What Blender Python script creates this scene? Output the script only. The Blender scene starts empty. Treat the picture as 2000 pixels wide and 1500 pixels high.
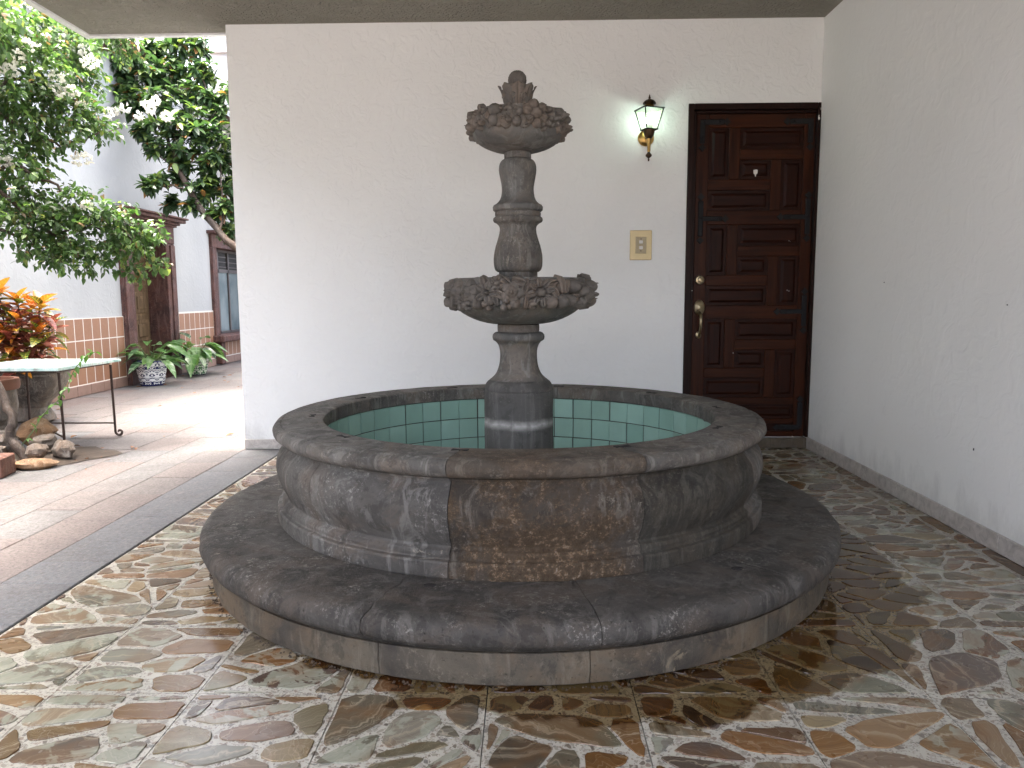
import bpy, math, random
import numpy as np
from mathutils import Vector, Matrix, noise
R = math.radians
random.seed(7)
rng = np.random.default_rng(7)
scene = bpy.context.scene
COL = scene.collection

# ------------------------------------------------------------ camera, sky, sun, exposure
cd = bpy.data.cameras.new('camera')
cd.lens = 26.49; cd.sensor_width = 36.0; cd.clip_start = 0.05; cd.clip_end = 400
co = bpy.data.objects.new('camera', cd); COL.objects.link(co)
ax = [(0.99980368, 0.01905492, -0.00543223), (0.00315441, 0.11759255, 0.99305692), (0.01956141, -0.9928791, 0.11750935)]
m = Matrix.Identity(4)
for i in range(3):
    for j in range(3): m[j][i] = ax[i][j]
m[0][3], m[1][3], m[2][3] = 0, 0, 1.0
co.matrix_world = m
scene.camera = co
SUN_EL, SUN_AZ = 76.0, -75.0
world = bpy.data.worlds.new('World'); scene.world = world; world.use_nodes = True
wn = world.node_tree; wn.nodes.clear()
sky = wn.nodes.new('ShaderNodeTexSky'); sky.sky_type = 'NISHITA'; sky.sun_disc = False
sky.sun_elevation = R(SUN_EL); sky.sun_rotation = R(SUN_AZ); sky.dust_density = 8.0; sky.air_density = 0.7; sky.ozone_density = 0.0
bgn = wn.nodes.new('ShaderNodeBackground'); bgn.inputs[1].default_value = 0.15
wo = wn.nodes.new('ShaderNodeOutputWorld')
hz = wn.nodes.new('ShaderNodeHueSaturation'); hz.inputs['Saturation'].default_value = 0.72   # thin white cloud over the blue
wn.links.new(sky.outputs[0], hz.inputs['Color']); wn.links.new(hz.outputs[0], bgn.inputs[0]); wn.links.new(bgn.outputs[0], wo.inputs[0])
sl = bpy.data.lights.new('sun', 'SUN'); sl.energy = 0.6; sl.angle = R(12); sl.color = (1.0, 0.985, 0.93)
so = bpy.data.objects.new('sun', sl); COL.objects.link(so)
sd = Vector((math.sin(R(SUN_AZ)) * math.cos(R(SUN_EL)), math.cos(R(SUN_AZ)) * math.cos(R(SUN_EL)), math.sin(R(SUN_EL))))
so.rotation_euler = sd.to_track_quat('Z', 'Y').to_euler(); so.location = sd * 30
scene.view_settings.view_transform = 'Standard'; scene.view_settings.look = 'None'
scene.view_settings.gamma = 1.0; scene.view_settings.use_curve_mapping = False
scene.view_settings.exposure = 4.0
try:
    scene.cycles.max_bounces = 12; scene.cycles.diffuse_bounces = 8; scene.cycles.sample_clamp_indirect = 6
except Exception: pass

# ------------------------------------------------------------ object helpers
def tag(o, label=None, cat=None, group=None, kind=None):
    if label: o['label'] = label
    if cat: o['category'] = cat
    if group: o['group'] = group
    if kind: o['kind'] = kind
    return o
def empty(name, loc=(0, 0, 0), rz=0, parent=None):
    o = bpy.data.objects.new(name, None); COL.objects.link(o); o.location = loc; o.rotation_euler = (0, 0, rz)
    o.empty_display_size = .1
    if parent: o.parent = parent
    return o
def link(name, me, parent=None, loc=None, rot=None, scale=None, mw=None):
    o = bpy.data.objects.new(name, me); COL.objects.link(o)
    if parent: o.parent = parent
    if mw is not None: o.matrix_local = mw
    else:
        if loc is not None: o.location = loc
        if rot is not None: o.rotation_euler = rot
        if scale is not None: o.scale = scale if hasattr(scale, '__len__') else (scale,) * 3
    return o
def mesh(name, V, F, mat, smooth=False, angle=None):
    me = bpy.data.meshes.new(name)
    me.from_pydata([tuple(v) for v in V], [], [tuple(f) for f in F])
    if mat: me.materials.append(mat)
    if smooth:
        me.polygons.foreach_set('use_smooth', [True] * len(me.polygons))
        if angle: me.set_sharp_from_angle(angle=R(angle))
    me.update(); return me
class MB:
    def __init__(s): s.V = []; s.F = []
    def add(s, V, F):
        b = len(s.V); s.V += [tuple(v) for v in V]; s.F += [tuple(i + b for i in f) for f in F]; return s
    def box(s, x0, x1, y0, y1, z0, z1, bev=0.0):
        if bev <= 0:
            return s.add([(x, y, z) for z in (z0, z1) for y in (y0, y1) for x in (x0, x1)],
                  [(0, 2, 3, 1), (4, 5, 7, 6), (0, 1, 5, 4), (2, 6, 7, 3), (0, 4, 6, 2), (1, 3, 7, 5)])
        b = bev; V = []; idx = {}
        xs, ys, zs = (x0, x1), (y0, y1), (z0, z1); sg = (1, -1)
        for i in (0, 1):
            for j in (0, 1):
                for k in (0, 1):
                    px, py, pz = xs[i], ys[j], zs[k]; dx, dy, dz = sg[i] * b, sg[j] * b, sg[k] * b
                    idx[(i, j, k, 'x')] = len(V); V.append((px, py + dy, pz + dz))
                    idx[(i, j, k, 'y')] = len(V); V.append((px + dx, py, pz + dz))
                    idx[(i, j, k, 'z')] = len(V); V.append((px + dx, py + dy, pz))
        F = []
        for i in (0, 1):
            q = [idx[(i, 0, 0, 'x')], idx[(i, 1, 0, 'x')], idx[(i, 1, 1, 'x')], idx[(i, 0, 1, 'x')]]; F.append(q if i else q[::-1])
            q = [idx[(0, i, 0, 'y')], idx[(1, i, 0, 'y')], idx[(1, i, 1, 'y')], idx[(0, i, 1, 'y')]]; F.append(q[::-1] if i else q)
            q = [idx[(0, 0, i, 'z')], idx[(1, 0, i, 'z')], idx[(1, 1, i, 'z')], idx[(0, 1, i, 'z')]]; F.append(q if i else q[::-1])
        for a in (0, 1):
            for c in (0, 1):
                F.append([idx[(a, c, 0, 'x')], idx[(a, c, 1, 'x')], idx[(a, c, 1, 'y')], idx[(a, c, 0, 'y')]])
                F.append([idx[(a, 0, c, 'x')], idx[(a, 1, c, 'x')], idx[(a, 1, c, 'z')], idx[(a, 0, c, 'z')]])
                F.append([idx[(0, a, c, 'y')], idx[(1, a, c, 'y')], idx[(1, a, c, 'z')], idx[(0, a, c, 'z')]])
        for i in (0, 1):
            for j in (0, 1):
                for k in (0, 1): F.append([idx[(i, j, k, t)] for t in 'xyz'])
        return s.add(V, F)
    def tube(s, pts, rad, n=6, cap=True):
        pts = [Vector(p) for p in pts]; rr = rad if hasattr(rad, '__len__') else [rad] * len(pts)
        V = []; F = []; prev = None
        for i, p in enumerate(pts):
            t = (pts[min(i + 1, len(pts) - 1)] - pts[max(i - 1, 0)])
            t = t.normalized() if t.length > 1e-9 else Vector((0, 0, 1))
            if prev is None: a = t.orthogonal().normalized()
            else:
                a = prev - t * prev.dot(t); a = a.normalized() if a.length > 1e-6 else t.orthogonal().normalized()
            prev = a; b = t.cross(a)
            for k in range(n):
                an = 2 * math.pi * k / n; V.append(p + (a * math.cos(an) + b * math.sin(an)) * rr[i])
        for i in range(len(pts) - 1):
            for k in range(n):
                k2 = (k + 1) % n; F.append((i * n + k, i * n + k2, (i + 1) * n + k2, (i + 1) * n + k))
        if cap: F.append(tuple(range(n))[::-1]); F.append(tuple((len(pts) - 1) * n + k for k in range(n)))
        return s.add(V, F)
    def lathe(s, prof, n=32, c=(0, 0, 0)):
        V = []; F = []
        for r, z in prof:
            for k in range(n):
                a = 2 * math.pi * k / n; V.append((c[0] + r * math.cos(a), c[1] + r * math.sin(a), c[2] + z))
        for i in range(len(prof) - 1):
            for k in range(n):
                k2 = (k + 1) % n; F.append((i * n + k, i * n + k2, (i + 1) * n + k2, (i + 1) * n + k))
        F.append(tuple(range(n))[::-1]); F.append(tuple((len(prof) - 1) * n + k for k in range(n)))
        return s.add(V, F)
    def build(s, name, mat, parent=None, smooth=False, angle=None, **k):
        return link(name, mesh(name, s.V, s.F, mat, smooth, angle), parent, **k)
def bx(name, mat, parent, x0, x1, y0, y1, z0, z1, bev=0.0):
    return MB().box(x0, x1, y0, y1, z0, z1, bev).build(name, mat, parent)
def dens(prof, d=.012):
    out = [prof[0]]
    for a, b in zip(prof, prof[1:]):
        L = math.hypot(b[0] - a[0], b[1] - a[1]); n = max(1, int(L / d))
        for i in range(1, n + 1): out.append((a[0] + (b[0] - a[0]) * i / n, a[1] + (b[1] - a[1]) * i / n))
    return out
def smoothp(prof, it=1):
    for _ in range(it):
        o = [prof[0]]
        for a, b in zip(prof, prof[1:]):
            o.append((.75 * a[0] + .25 * b[0], .75 * a[1] + .25 * b[1])); o.append((.25 * a[0] + .75 * b[0], .25 * a[1] + .75 * b[1]))
        o.append(prof[-1]); prof = o
    return prof

# ------------------------------------------------------------ material helpers
class NT:
    def __init__(s, name):
        s.m = bpy.data.materials.new(name); s.m.use_nodes = True; s.t = s.m.node_tree; s.t.nodes.clear()
        s.out = s.t.nodes.new('ShaderNodeOutputMaterial')
    def n(s, typ, ins=None, **props):
        nd = s.t.nodes.new('ShaderNode' + typ)
        for k, v in props.items(): setattr(nd, k, v)
        for k, v in (ins or {}).items():
            i = nd.inputs[k]
            if isinstance(v, bpy.types.NodeSocket): s.t.links.new(v, i)
            else:
                if hasattr(v, '__len__') and len(v) == 3 and len(i.default_value) == 4: v = (*v, 1)
                i.default_value = v
        return nd
    def noise(s, vec, scale, detail=4, rough=.55, dist=0.0):
        return s.n('TexNoise', {'Vector': vec, 'Scale': scale, 'Detail': detail, 'Roughness': rough, 'Distortion': dist}).outputs['Fac']
    def ramp(s, fac, stops, interp='LINEAR'):
        nd = s.n('ValToRGB', {'Fac': fac}); cr = nd.color_ramp; cr.interpolation = interp
        while len(cr.elements) < len(stops): cr.elements.new(.5)
        for e, (p, c) in zip(cr.elements, stops):
            e.position = p; e.color = (*(c if hasattr(c, '__len__') else (c,) * 3), 1)
        return nd.outputs['Color']
    def mix(s, fac, a, b, blend='MIX'):
        nd = s.n('Mix', data_type='RGBA', blend_type=blend)
        for k, v in ((0, fac), (6, a), (7, b)):
            if isinstance(v, bpy.types.NodeSocket): s.t.links.new(v, nd.inputs[k])
            else: nd.inputs[k].default_value = v if k == 0 else (*v, 1)
        return nd.outputs[2]
    def math(s, op, a, b=0.0, clamp=False):
        nd = s.n('Math', operation=op, use_clamp=clamp)
        for k, v in ((0, a), (1, b)):
            if isinstance(v, bpy.types.NodeSocket): s.t.links.new(v, nd.inputs[k])
            else: nd.inputs[k].default_value = v
        return nd.outputs[0]
    def coord(s, kind='Object', rand=True, scale=None):
        c = s.n('TexCoord').outputs[kind]
        if rand:
            r = s.n('ObjectInfo').outputs['Random']
            c = s.n('VectorMath', {0: c, 1: s.n('CombineXYZ', {0: s.math('MULTIPLY', r, 17.0), 1: s.math('MULTIPLY', r, 31.0), 2: s.math('MULTIPLY', r, 9.0)}).outputs[0]}, operation='ADD').outputs[0]
        if scale: c = s.n('Mapping', {'Vector': c, 'Scale': scale}).outputs[0]
        return c
    def bump(s, h, strength=.4, dist=.01, normal=None):
        i = {'Height': h, 'Strength': strength, 'Distance': dist}
        if normal: i['Normal'] = normal
        return s.n('Bump', i).outputs[0]
    def finish(s, **k):
        ins = {}
        for a, b in k.items(): ins[{'color': 'Base Color', 'rough': 'Roughness', 'metal': 'Metallic', 'normal': 'Normal', 'coat': 'Coat Weight', 'spec': 'Specular IOR Level', 'emit': 'Emission Color', 'emits': 'Emission Strength'}[a]] = b
        s.p = s.n('BsdfPrincipled', ins); s.t.links.new(s.p.outputs[0], s.out.inputs[0]); return s.m

def mat_simple(name, color, rough=.6, metal=0.0, var=.15, bump=0.0, scale=20):
    t = NT(name); c = t.coord(); f = t.noise(c, scale, 3)
    col = t.mix(f, tuple(x * (1 - var) for x in color), tuple(min(1, x * (1 + var)) for x in color))
    k = dict(color=col, rough=rough, metal=metal)
    if bump: k['normal'] = t.bump(f, bump, .005)
    return t.finish(**k)

def mat_stone(name, base, dark, light, crust=0.0, crustc=(.2, .1, .05), rough=.72, bump=.55, fine=1.0, spots=1.0, rand=True, streak=.6):
    t = NT(name); c = t.coord(rand=rand)
    big = t.noise(c, 2.6, 7, .62, .9); mid = t.noise(c, 10, 8, .70, .6); fin = t.noise(c, 80, 6, .85); cl = t.noise(c, 24, 7, .75, .4)
    warm = (base[0] * 1.12, base[1] * .97, base[2] * .86)
    col = t.mix(t.ramp(big, [(.38, 0), (.62, 1)]), dark, base)
    col = t.mix(t.ramp(t.noise(c, 3.7, 6, .65, 1.3), [(.46, 0), (.60, .8)]), col, warm)
    col = t.mix(t.math('MULTIPLY', t.ramp(mid, [(.53, 0), (.57, 1)]), .45), col, tuple(x * .72 for x in dark))
    st = t.noise(t.n('Mapping', {'Vector': c, 'Scale': (8, 8, 1.5)}).outputs[0], 1.7, 8, .72, 1.6)
    col = t.mix(t.math('MULTIPLY', t.ramp(st, [(.52, 0), (.60, 1)]), streak), col, light)
    pm = t.noise(c, 6.5, 9, .74, .8)
    pat = t.math('MULTIPLY', t.ramp(pm, [(.335, 1), (.355, 0)]), t.ramp(cl, [(.40, .35), (.52, 1)]))
    col = t.mix(t.math('MULTIPLY', pat, .85 * spots), col, (light[0] * 1.25, light[1] * 1.18, light[2] * 1.05))
    specks = t.ramp(t.noise(c, 4.5, 4, .6), [(.46, 0), (.60, 1)])
    spk = t.math('MULTIPLY', t.ramp(fin, [(.55, 0), (.60, 1)]), t.math('MULTIPLY', specks, t.ramp(cl, [(.40, .2), (.56, 1)])))
    col = t.mix(t.math('MULTIPLY', spk, .8 * spots), col, tuple(min(.62, x * 1.5) for x in light))
    dsp = t.ramp(fin, [(.35, 1), (.43, 0)]); col = t.mix(t.math('MULTIPLY', dsp, .45), col, tuple(x * .35 for x in dark))
    h = t.math('ADD', t.math('MULTIPLY', mid, .5), t.math('ADD', t.math('MULTIPLY', fin, .20 * fine), t.math('MULTIPLY', cl, .40)))
    h = t.math('ADD', h, t.math('MULTIPLY', pat, .10))
    if crust:
        cm = t.math('MULTIPLY', t.ramp(t.noise(c, 4, 8, .72, .6), [(.44, 0), (.54, 1)]), crust)
        cf = t.noise(c, 46, 9, .88)
        cc = t.ramp(cf, [(.36, (.016, .012, .009)), (.45, tuple(x * .7 for x in crustc)), (.51, (.060, .050, .036)), (.56, tuple(x * 1.7 for x in crustc)), (.61, (.32, .28, .23))])
        col = t.mix(cm, col, cc); h = t.math('ADD', h, t.math('MULTIPLY', cf, .9))
    vor = t.n('TexVoronoi', {'Vector': c, 'Scale': 55.0}).outputs['Distance']
    pit = t.math('MULTIPLY', t.ramp(vor, [(.06, 1), (.16, 0)]), t.ramp(big, [(.45, 0), (.6, 1)]))
    h = t.math('SUBTRACT', h, t.math('MULTIPLY', pit, .5))
    return t.finish(color=col, rough=t.ramp(mid, [(.3, rough - .14), (.7, rough + .15)]), normal=t.bump(h, min(1.0, bump * 1.3), .012), spec=.35)

GREY = (.092, .086, .077); GDK = (.038, .034, .030); GLT = (.19, .182, .166)
M = {}
M['stone'] = mat_stone('cantera_stone', GREY, GDK, GLT, rand=False, streak=.45)
M['stone_cap'] = mat_stone('cantera_step', (.064, .058, .051), (.026, .023, .020), (.150, .140, .124), bump=1.0, spots=1.5, rand=False, streak=.35)
M['stone_riser'] = mat_stone('cantera_riser', (.092, .076, .054), (.038, .032, .026), (.135, .115, .085), rand=False, streak=.6)
M['stone_crust'] = mat_stone('cantera_crusted', (.078, .065, .052), (.038, .030, .023), (.19, .17, .14), rand=False, crust=.9, crustc=(0.120, 0.068, 0.030), bump=1.0)
M['stone_olive'] = mat_stone('cantera_olive', (.050, .045, .036), (.024, .021, .017), (.10, .092, .074), rand=False, crust=.2, crustc=(0.068, 0.053, 0.028), bump=.7)
M['stone_rim'] = mat_stone('cantera_rim', (.140, .132, .119), (.066, .061, .054), (.24, .228, .205), rand=False, crust=.15, crustc=(0.102, 0.065, 0.037))
M['stone_carved'] = mat_stone('cantera_carved', (.135, .121, .106), (.095, .084, .073), (.17, .152, .132), bump=.3, fine=.4, spots=.25, streak=.3)
M['stone_bowl'] = mat_stone('cantera_bowl', (.128, .124, .114), (.074, .070, .063), (.20, .195, .182), bump=.3, fine=.6, spots=.5)

def mat_pedestal():
    t = NT('cantera_pedestal'); c = t.coord(rand=False)
    mid = t.noise(c, 11, 6, .65, .4); fin = t.noise(c, 110, 4, .7); big = t.noise(c, 4, 4)
    col = t.mix(big, (.052, .049, .045), (.105, .100, .092))
    col = t.mix(t.math('MULTIPLY', t.ramp(mid, [(.50, 0), (.58, 1)]), .45), col, (.036, .034, .031))
    z = t.n('SeparateXYZ', {0: c}).outputs[2]
    w = t.math('ADD', z, t.math('MULTIPLY', t.noise(c, 9, 4), .035))
    line = t.ramp(t.math('ABSOLUTE', t.math('SUBTRACT', w, .519)), [(0.0, 1), (.006, .7), (.022, 0)])
    line = t.math('MULTIPLY', line, t.ramp(t.noise(c, 25, 5), [(.3, .25), (.6, 1)]))
    st = t.noise(t.n('Mapping', {'Vector': c, 'Scale': (30, 30, 2)}).outputs[0], 1.0, 5, .7)
    col = t.mix(t.math('MULTIPLY', t.ramp(st, [(.5, 0), (.75, 1)]), .35), col, (.30, .29, .27))
    col = t.mix(t.math('MULTIPLY', line, .75), col, (.52, .50, .47))
    col = t.mix(t.math('MULTIPLY', t.ramp(fin, [(.62, 0), (.72, 1)]), .4), col, (.36, .34, .31))
    return t.finish(color=col, rough=.75, normal=t.bump(t.math('ADD', mid, fin), .6, .008), spec=.35)
M['pedestal'] = mat_pedestal()

def mat_plaster(name, col, dark, bscale=45, bstr=.45, dist=.005):
    t = NT(name); c = t.coord(rand=False)
    n1 = t.noise(c, 1.1, 4, .5); n2 = t.noise(t.n('Mapping', {'Vector': c, 'Scale': (1, 1, 1.6)}).outputs[0], bscale, 5, .6, .5)
    rid = t.noise(c, bscale * .35, 3, .5, 1.5)
    cc = t.mix(t.ramp(n1, [(.3, 0), (.7, 1)]), dark, col)
    spot = t.ramp(t.noise(c, 6, 8, .75), [(.66, 0), (.78, 1)])
    cc = t.mix(t.math('MULTIPLY', spot, .25), cc, tuple(x * .75 for x in dark))
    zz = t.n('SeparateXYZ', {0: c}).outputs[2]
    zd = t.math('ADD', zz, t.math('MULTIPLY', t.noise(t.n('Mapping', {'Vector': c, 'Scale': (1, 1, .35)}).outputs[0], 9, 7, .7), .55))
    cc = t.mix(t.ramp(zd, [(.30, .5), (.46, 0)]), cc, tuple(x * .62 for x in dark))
    scf = t.ramp(t.noise(t.n('Mapping', {'Vector': c, 'Scale': (2.2, 2.2, .8)}).outputs[0], 3.2, 9, .78, .5), [(.60, 0), (.70, 1)])
    cc = t.mix(t.math('MULTIPLY', scf, .13), cc, tuple(x * .6 for x in dark))
    h = t.math('ADD', t.math('MULTIPLY', n2, .6), t.math('MULTIPLY', t.ramp(rid, [(.45, 0), (.62, 1)]), .7))
    return t.finish(color=cc, rough=.85, normal=t.bump(h, bstr, dist), spec=.25)
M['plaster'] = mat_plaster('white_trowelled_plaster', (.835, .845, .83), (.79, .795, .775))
M['plaster_r'] = mat_plaster('white_smooth_plaster', (.84, .838, .81), (.80, .797, .765), 30, .2)
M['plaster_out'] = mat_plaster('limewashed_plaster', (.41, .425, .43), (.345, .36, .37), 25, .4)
M['ceiling'] = mat_plaster('sprayed_ceiling', (.44, .42, .355), (.34, .32, .27), 70, 1.0, .02)
M['trim'] = mat_simple('white_painted_edge', (.72, .72, .72), .7)

def mat_marblebase():
    t = NT('travertine_baseboard'); c = t.coord()
    n = t.noise(c, 18, 6, .7, 1.2); n2 = t.noise(c, 5, 3)
    col = t.ramp(n, [(.3, (.30, .27, .24)), (.5, (.50, .46, .42)), (.7, (.64, .60, .55))])
    col = t.mix(t.math('MULTIPLY', n2, .4), col, (.24, .22, .21))
    return t.finish(color=col, rough=.5, normal=t.bump(n, .2, .003))
M['baseboard'] = mat_marblebase()

def wetmask(t, c):
    # damp stain spreading from the foot of the fountain, with an edge of its own
    sep = t.n('SeparateXYZ', {0: c})
    dx = t.math('SUBTRACT', sep.outputs[0], .22); dy = t.math('SUBTRACT', sep.outputs[1], 2.80)
    d = t.math('SQRT', t.math('ADD', t.math('MULTIPLY', dx, dx), t.math('MULTIPLY', t.math('MULTIPLY', dy, dy), 1.0)))
    d = t.math('ADD', d, t.math('MULTIPLY', t.noise(c, 4.2, 4, .6), .38))
    f = t.n('MapRange', {'Value': d, 'From Min': 1.345, 'From Max': 1.325, 'To Min': 0.0, 'To Max': 1.0}).outputs[0]
    return f
def mat_onyx():
    t = NT('banded_onyx'); c = t.coord(rand=False)
    tint = t.n('Attribute', attribute_name='tint').outputs['Color']
    band = t.n('Attribute', attribute_name='band').outputs['Vector']
    seed = t.n('SeparateXYZ', {0: band}).outputs[2]
    dirv = t.n('VectorMath', {0: band, 1: (1, 1, 0)}, operation='MULTIPLY').outputs[0]
    u = t.n('VectorMath', {0: c, 1: dirv}, operation='DOT_PRODUCT').outputs['Value']
    cs = t.n('VectorMath', {0: c, 1: t.n('CombineXYZ', {0: seed, 1: seed, 2: seed}).outputs[0]}, operation='ADD').outputs[0]
    warp = t.math('MULTIPLY', t.noise(cs, 7, 4, .55, .6), .16)
    u2 = t.math('ADD', t.math('ADD', u, warp), seed)
    b = t.n('TexNoise', {'W': u2, 'Scale': 42.0, 'Detail': 8.0, 'Roughness': .8}, noise_dimensions='1D').outputs['Fac']
    blot = t.noise(cs, 9, 4, .6, .8)
    dark = t.mix(.5, tint, (.050, .022, .010)); light = t.mix(.6, tint, (.40, .34, .24)); grn = t.mix(.85, tint, (.24, .25, .19))
    col = t.mix(t.ramp(b, [(.36, .1), (.47, 1)]), dark, tint)
    col = t.mix(t.ramp(b, [(.53, 0), (.62, .85)]), col, light)
    col = t.mix(t.math('MULTIPLY', t.ramp(blot, [(.49, 0), (.52, 1)]), t.math('MULTIPLY', t.math('GREATER_THAN', t.math('FRACT', t.math('MULTIPLY', seed, 3.7)), .62), .85)), col, t.mix(t.ramp(b, [(.4, 0), (.6, 1)]), grn, t.mix(.5, grn, (.34, .34, .28))))
    ru = t.ramp(t.noise(cs, 5, 3), [(.50, 0), (.60, 1)])
    col = t.mix(t.math('MULTIPLY', ru, .45), col, (.15, .070, .022))
    cr = t.n('TexVoronoi', {'Vector': t.n('VectorMath', {0: cs, 1: t.n('TexNoise', {'Vector': cs, 'Scale': 6.0}).outputs['Color']}, operation='ADD').outputs[0], 'Scale': 7.0}, feature='DISTANCE_TO_EDGE').outputs['Distance']
    crk = t.math('MULTIPLY', t.ramp(cr, [(.0, 1), (.012, 0)]), t.ramp(t.noise(cs, 3, 2), [(.5, 0), (.6, .6)]))
    col = t.mix(crk, col, (.42, .38, .31))
    wet = wetmask(t, c)
    col = t.mix(wet, col, t.mix(1.0, col, (.34, .23, .11), 'MULTIPLY'))
    dust = t.noise(c, 2.5, 5, .6)
    rg = t.mix(wet, t.ramp(dust, [(.3, .18), (.7, .34)]), (.10, .10, .10))
    return t.finish(color=col, rough=rg, normal=t.bump(t.noise(c, 30, 3), .06, .003), spec=.5)
def mat_terrazzo():
    t = NT('cream_terrazzo'); c = t.coord(rand=False)
    wc = t.n('VectorMath', {0: c, 1: t.n('VectorMath', {0: t.n('TexNoise', {'Vector': c, 'Scale': 14.0}).outputs['Color'], 'Scale': .03}, operation='SCALE').outputs[0]}, operation='ADD').outputs[0]
    base = t.mix(t.noise(c, 12, 5, .7), (.33, .315, .265), (.50, .475, .41)); col = base
    for sc, thr, amt in ((170.0, .075, .75), (75.0, .11, .85)):
        v = t.n('TexVoronoi', {'Vector': wc, 'Scale': sc, 'Randomness': 1.0})
        e = t.n('TexVoronoi', {'Vector': wc, 'Scale': sc, 'Randomness': 1.0}, feature='DISTANCE_TO_EDGE').outputs['Distance']
        sp = t.n('SeparateColor', {0: v.outputs['Color']}); keep = t.math('GREATER_THAN', sp.outputs[0], .62 if sc < 100 else .55)
        chip = t.math('MULTIPLY', t.math('GREATER_THAN', e, thr), keep)
        cc = t.ramp(sp.outputs[1], [(0, (.06, .038, .022)), (.22, (.15, .10, .07)), (.45, (.22, .20, .16)), (.7, (.09, .082, .074)), (.85, (.28, .26, .22))], 'CONSTANT')
        col = t.mix(t.math('MULTIPLY', chip, amt), col, cc)
    dirt = t.ramp(t.noise(c, 3, 5, .6), [(.4, 0), (.7, .35)])
    col = t.mix(dirt, col, (.17, .15, .125))
    wet = wetmask(t, c)
    col = t.mix(wet, col, t.mix(1.0, col, (.42, .33, .20), 'MULTIPLY'))
    rg = t.mix(wet, (.30, .30, .30), (.12, .12, .12))
    return t.finish(color=col, rough=rg, normal=t.bump(t.noise(c, 80, 3), .08, .002))
M['onyx'] = mat_onyx(); M['terrazzo'] = mat_terrazzo()
M['grout'] = mat_simple('dark_grout', (.20, .18, .155), .9)

def mat_paver(name, stops, rough=.75):
    t = NT(name); r = t.n('ObjectInfo').outputs['Random']; c = t.coord()
    base = t.ramp(r, stops); n = t.noise(c, 6, 6, .65, .5); f = t.noise(c, 70, 5, .7)
    col = t.mix(t.math('MULTIPLY', t.ramp(t.noise(c, 3.5, 8, .75, .6), [(.50, 0), (.58, 1)]), .35), base, tuple([.06, .055, .053]))
    col = t.mix(t.ramp(n, [(.35, 0), (.7, .55)]), col, t.mix(.5, base, (.17, .157, .148)))
    col = t.mix(t.math('MULTIPLY', t.ramp(f, [(.52, 0), (.60, 1)]), .65), col, (.065, .056, .052)); col = t.mix(t.math('MULTIPLY', t.ramp(f, [(.36, 1), (.44, 0)]), .4), col, (.22, .20, .188))
    st = t.noise(t.n('Mapping', {'Vector': c, 'Scale': (9, 2, 1)}).outputs[0], 3, 6, .7)
    col = t.mix(t.math('MULTIPLY', t.ramp(st, [(.55, 0), (.7, 1)]), .3), col, (.20, .182, .17))
    return t.finish(color=col, rough=rough, normal=t.bump(t.math('ADD', n, f), .45, .005), spec=.35)
M['paver'] = mat_paver('pink_cantera_paving', [(0, (.125, .096, .087)), (.22, (.105, .101, .098)), (.45, (.128, .103, .094)), (.65, (.104, .107, .107)), (.85, (.122, .101, .093)), (1, (.092, .093, .095))])
M['paver_grey'] = mat_paver('grey_cantera_strip', [(0, (.075, .082, .090)), (.5, (.092, .099, .107)), (1, (.082, .087, .094))], .6)
M['mint'] = (lambda t: t.finish(color=t.mix(t.ramp(t.noise(t.coord(), 6, 4), [(.35, 0), (.75, .6)]), t.ramp(t.n('ObjectInfo').outputs['Random'], [(0, (.22, .36, .295)), (.5, (.27, .42, .35)), (1, (.30, .45, .38))]), (.19, .29, .235)), rough=.32, normal=t.bump(t.noise(t.coord(), 25, 3), .08, .003)))(NT('mint_glazed_tile'))
M['mortar'] = mat_simple('grey_mortar', (.060, .062, .052), .9, var=.4)
M['wtile'] = (lambda t: t.finish(color=t.mix(t.noise(t.coord(), 35, 5, .7), t.ramp(t.n('ObjectInfo').outputs['Random'], [(0, (.19, .080, .040)), (1, (.24, .110, .058))]), (.28, .155, .095)), rough=.5))(NT('terracotta_wall_tile'))
M['skirt'] = mat_simple('pink_skirting', (.22, .14, .11), .6, var=.2)
M['whitegrout'] = mat_simple('white_grout', (.62, .60, .56), .8)
M['redstone'] = mat_stone('red_cantera', (.085, .040, .034), (.045, .022, .019), (.15, .09, .08), bump=.5)
def mat_wood(name, c0, c1, axis='z', rough=.38, scale=1.0, worn=0.0):
    t = NT(name); c = t.coord()
    sc = {'x': (1.2, 22, 22), 'y': (22, 1.2, 22), 'z': (22, 22, 1.2)}[axis]
    g = t.noise(t.n('Mapping', {'Vector': c, 'Scale': tuple(v * scale for v in sc)}).outputs[0], 2.2, 6, .65, .6)
    col = t.ramp(g, [(.3, c0), (.7, c1)])
    if worn: col = t.mix(t.math('MULTIPLY', t.ramp(t.noise(c, 9, 5), [(.55, 0), (.7, 1)]), worn), col, tuple(x * 2.2 for x in c1))
    return t.finish(color=col, rough=rough, normal=t.bump(g, .25, .002), spec=.14)
M['wood_v'] = mat_wood('varnished_mahogany_upright', (.014, .0034, .0012), (.056, .0145, .0042), 'z')
M['wood_h'] = mat_wood('varnished_mahogany_level', (.014, .0034, .0012), (.056, .0145, .0042), 'x')
M['wood_p'] = mat_wood('varnished_mahogany_panel', (.010, .0025, .0014), (.030, .0075, .003), 'x')
M['wood_pv'] = mat_wood('varnished_mahogany_panel_upright', (.010, .0025, .0014), (.030, .0075, .003), 'z')
M['wood_f'] = mat_wood('dark_door_frame_wood', (.008, .003, .002), (.022, .007, .004), 'z')
M['wood_old'] = mat_wood('weathered_door_wood', (.05, .032, .018), (.16, .11, .065), 'z', .7, worn=.25)
M['iron'] = mat_simple('black_wrought_iron', (.002, .002, .0026), .8, .0, .3, .3)
M['rustiron'] = mat_simple('rusty_brown_iron', (.045, .026, .020), .6, .4, .5, .4, 60)
M['brass'] = mat_simple('aged_brass', (.52, .33, .11), .28, 1.0, .3, .15, 30)
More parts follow.
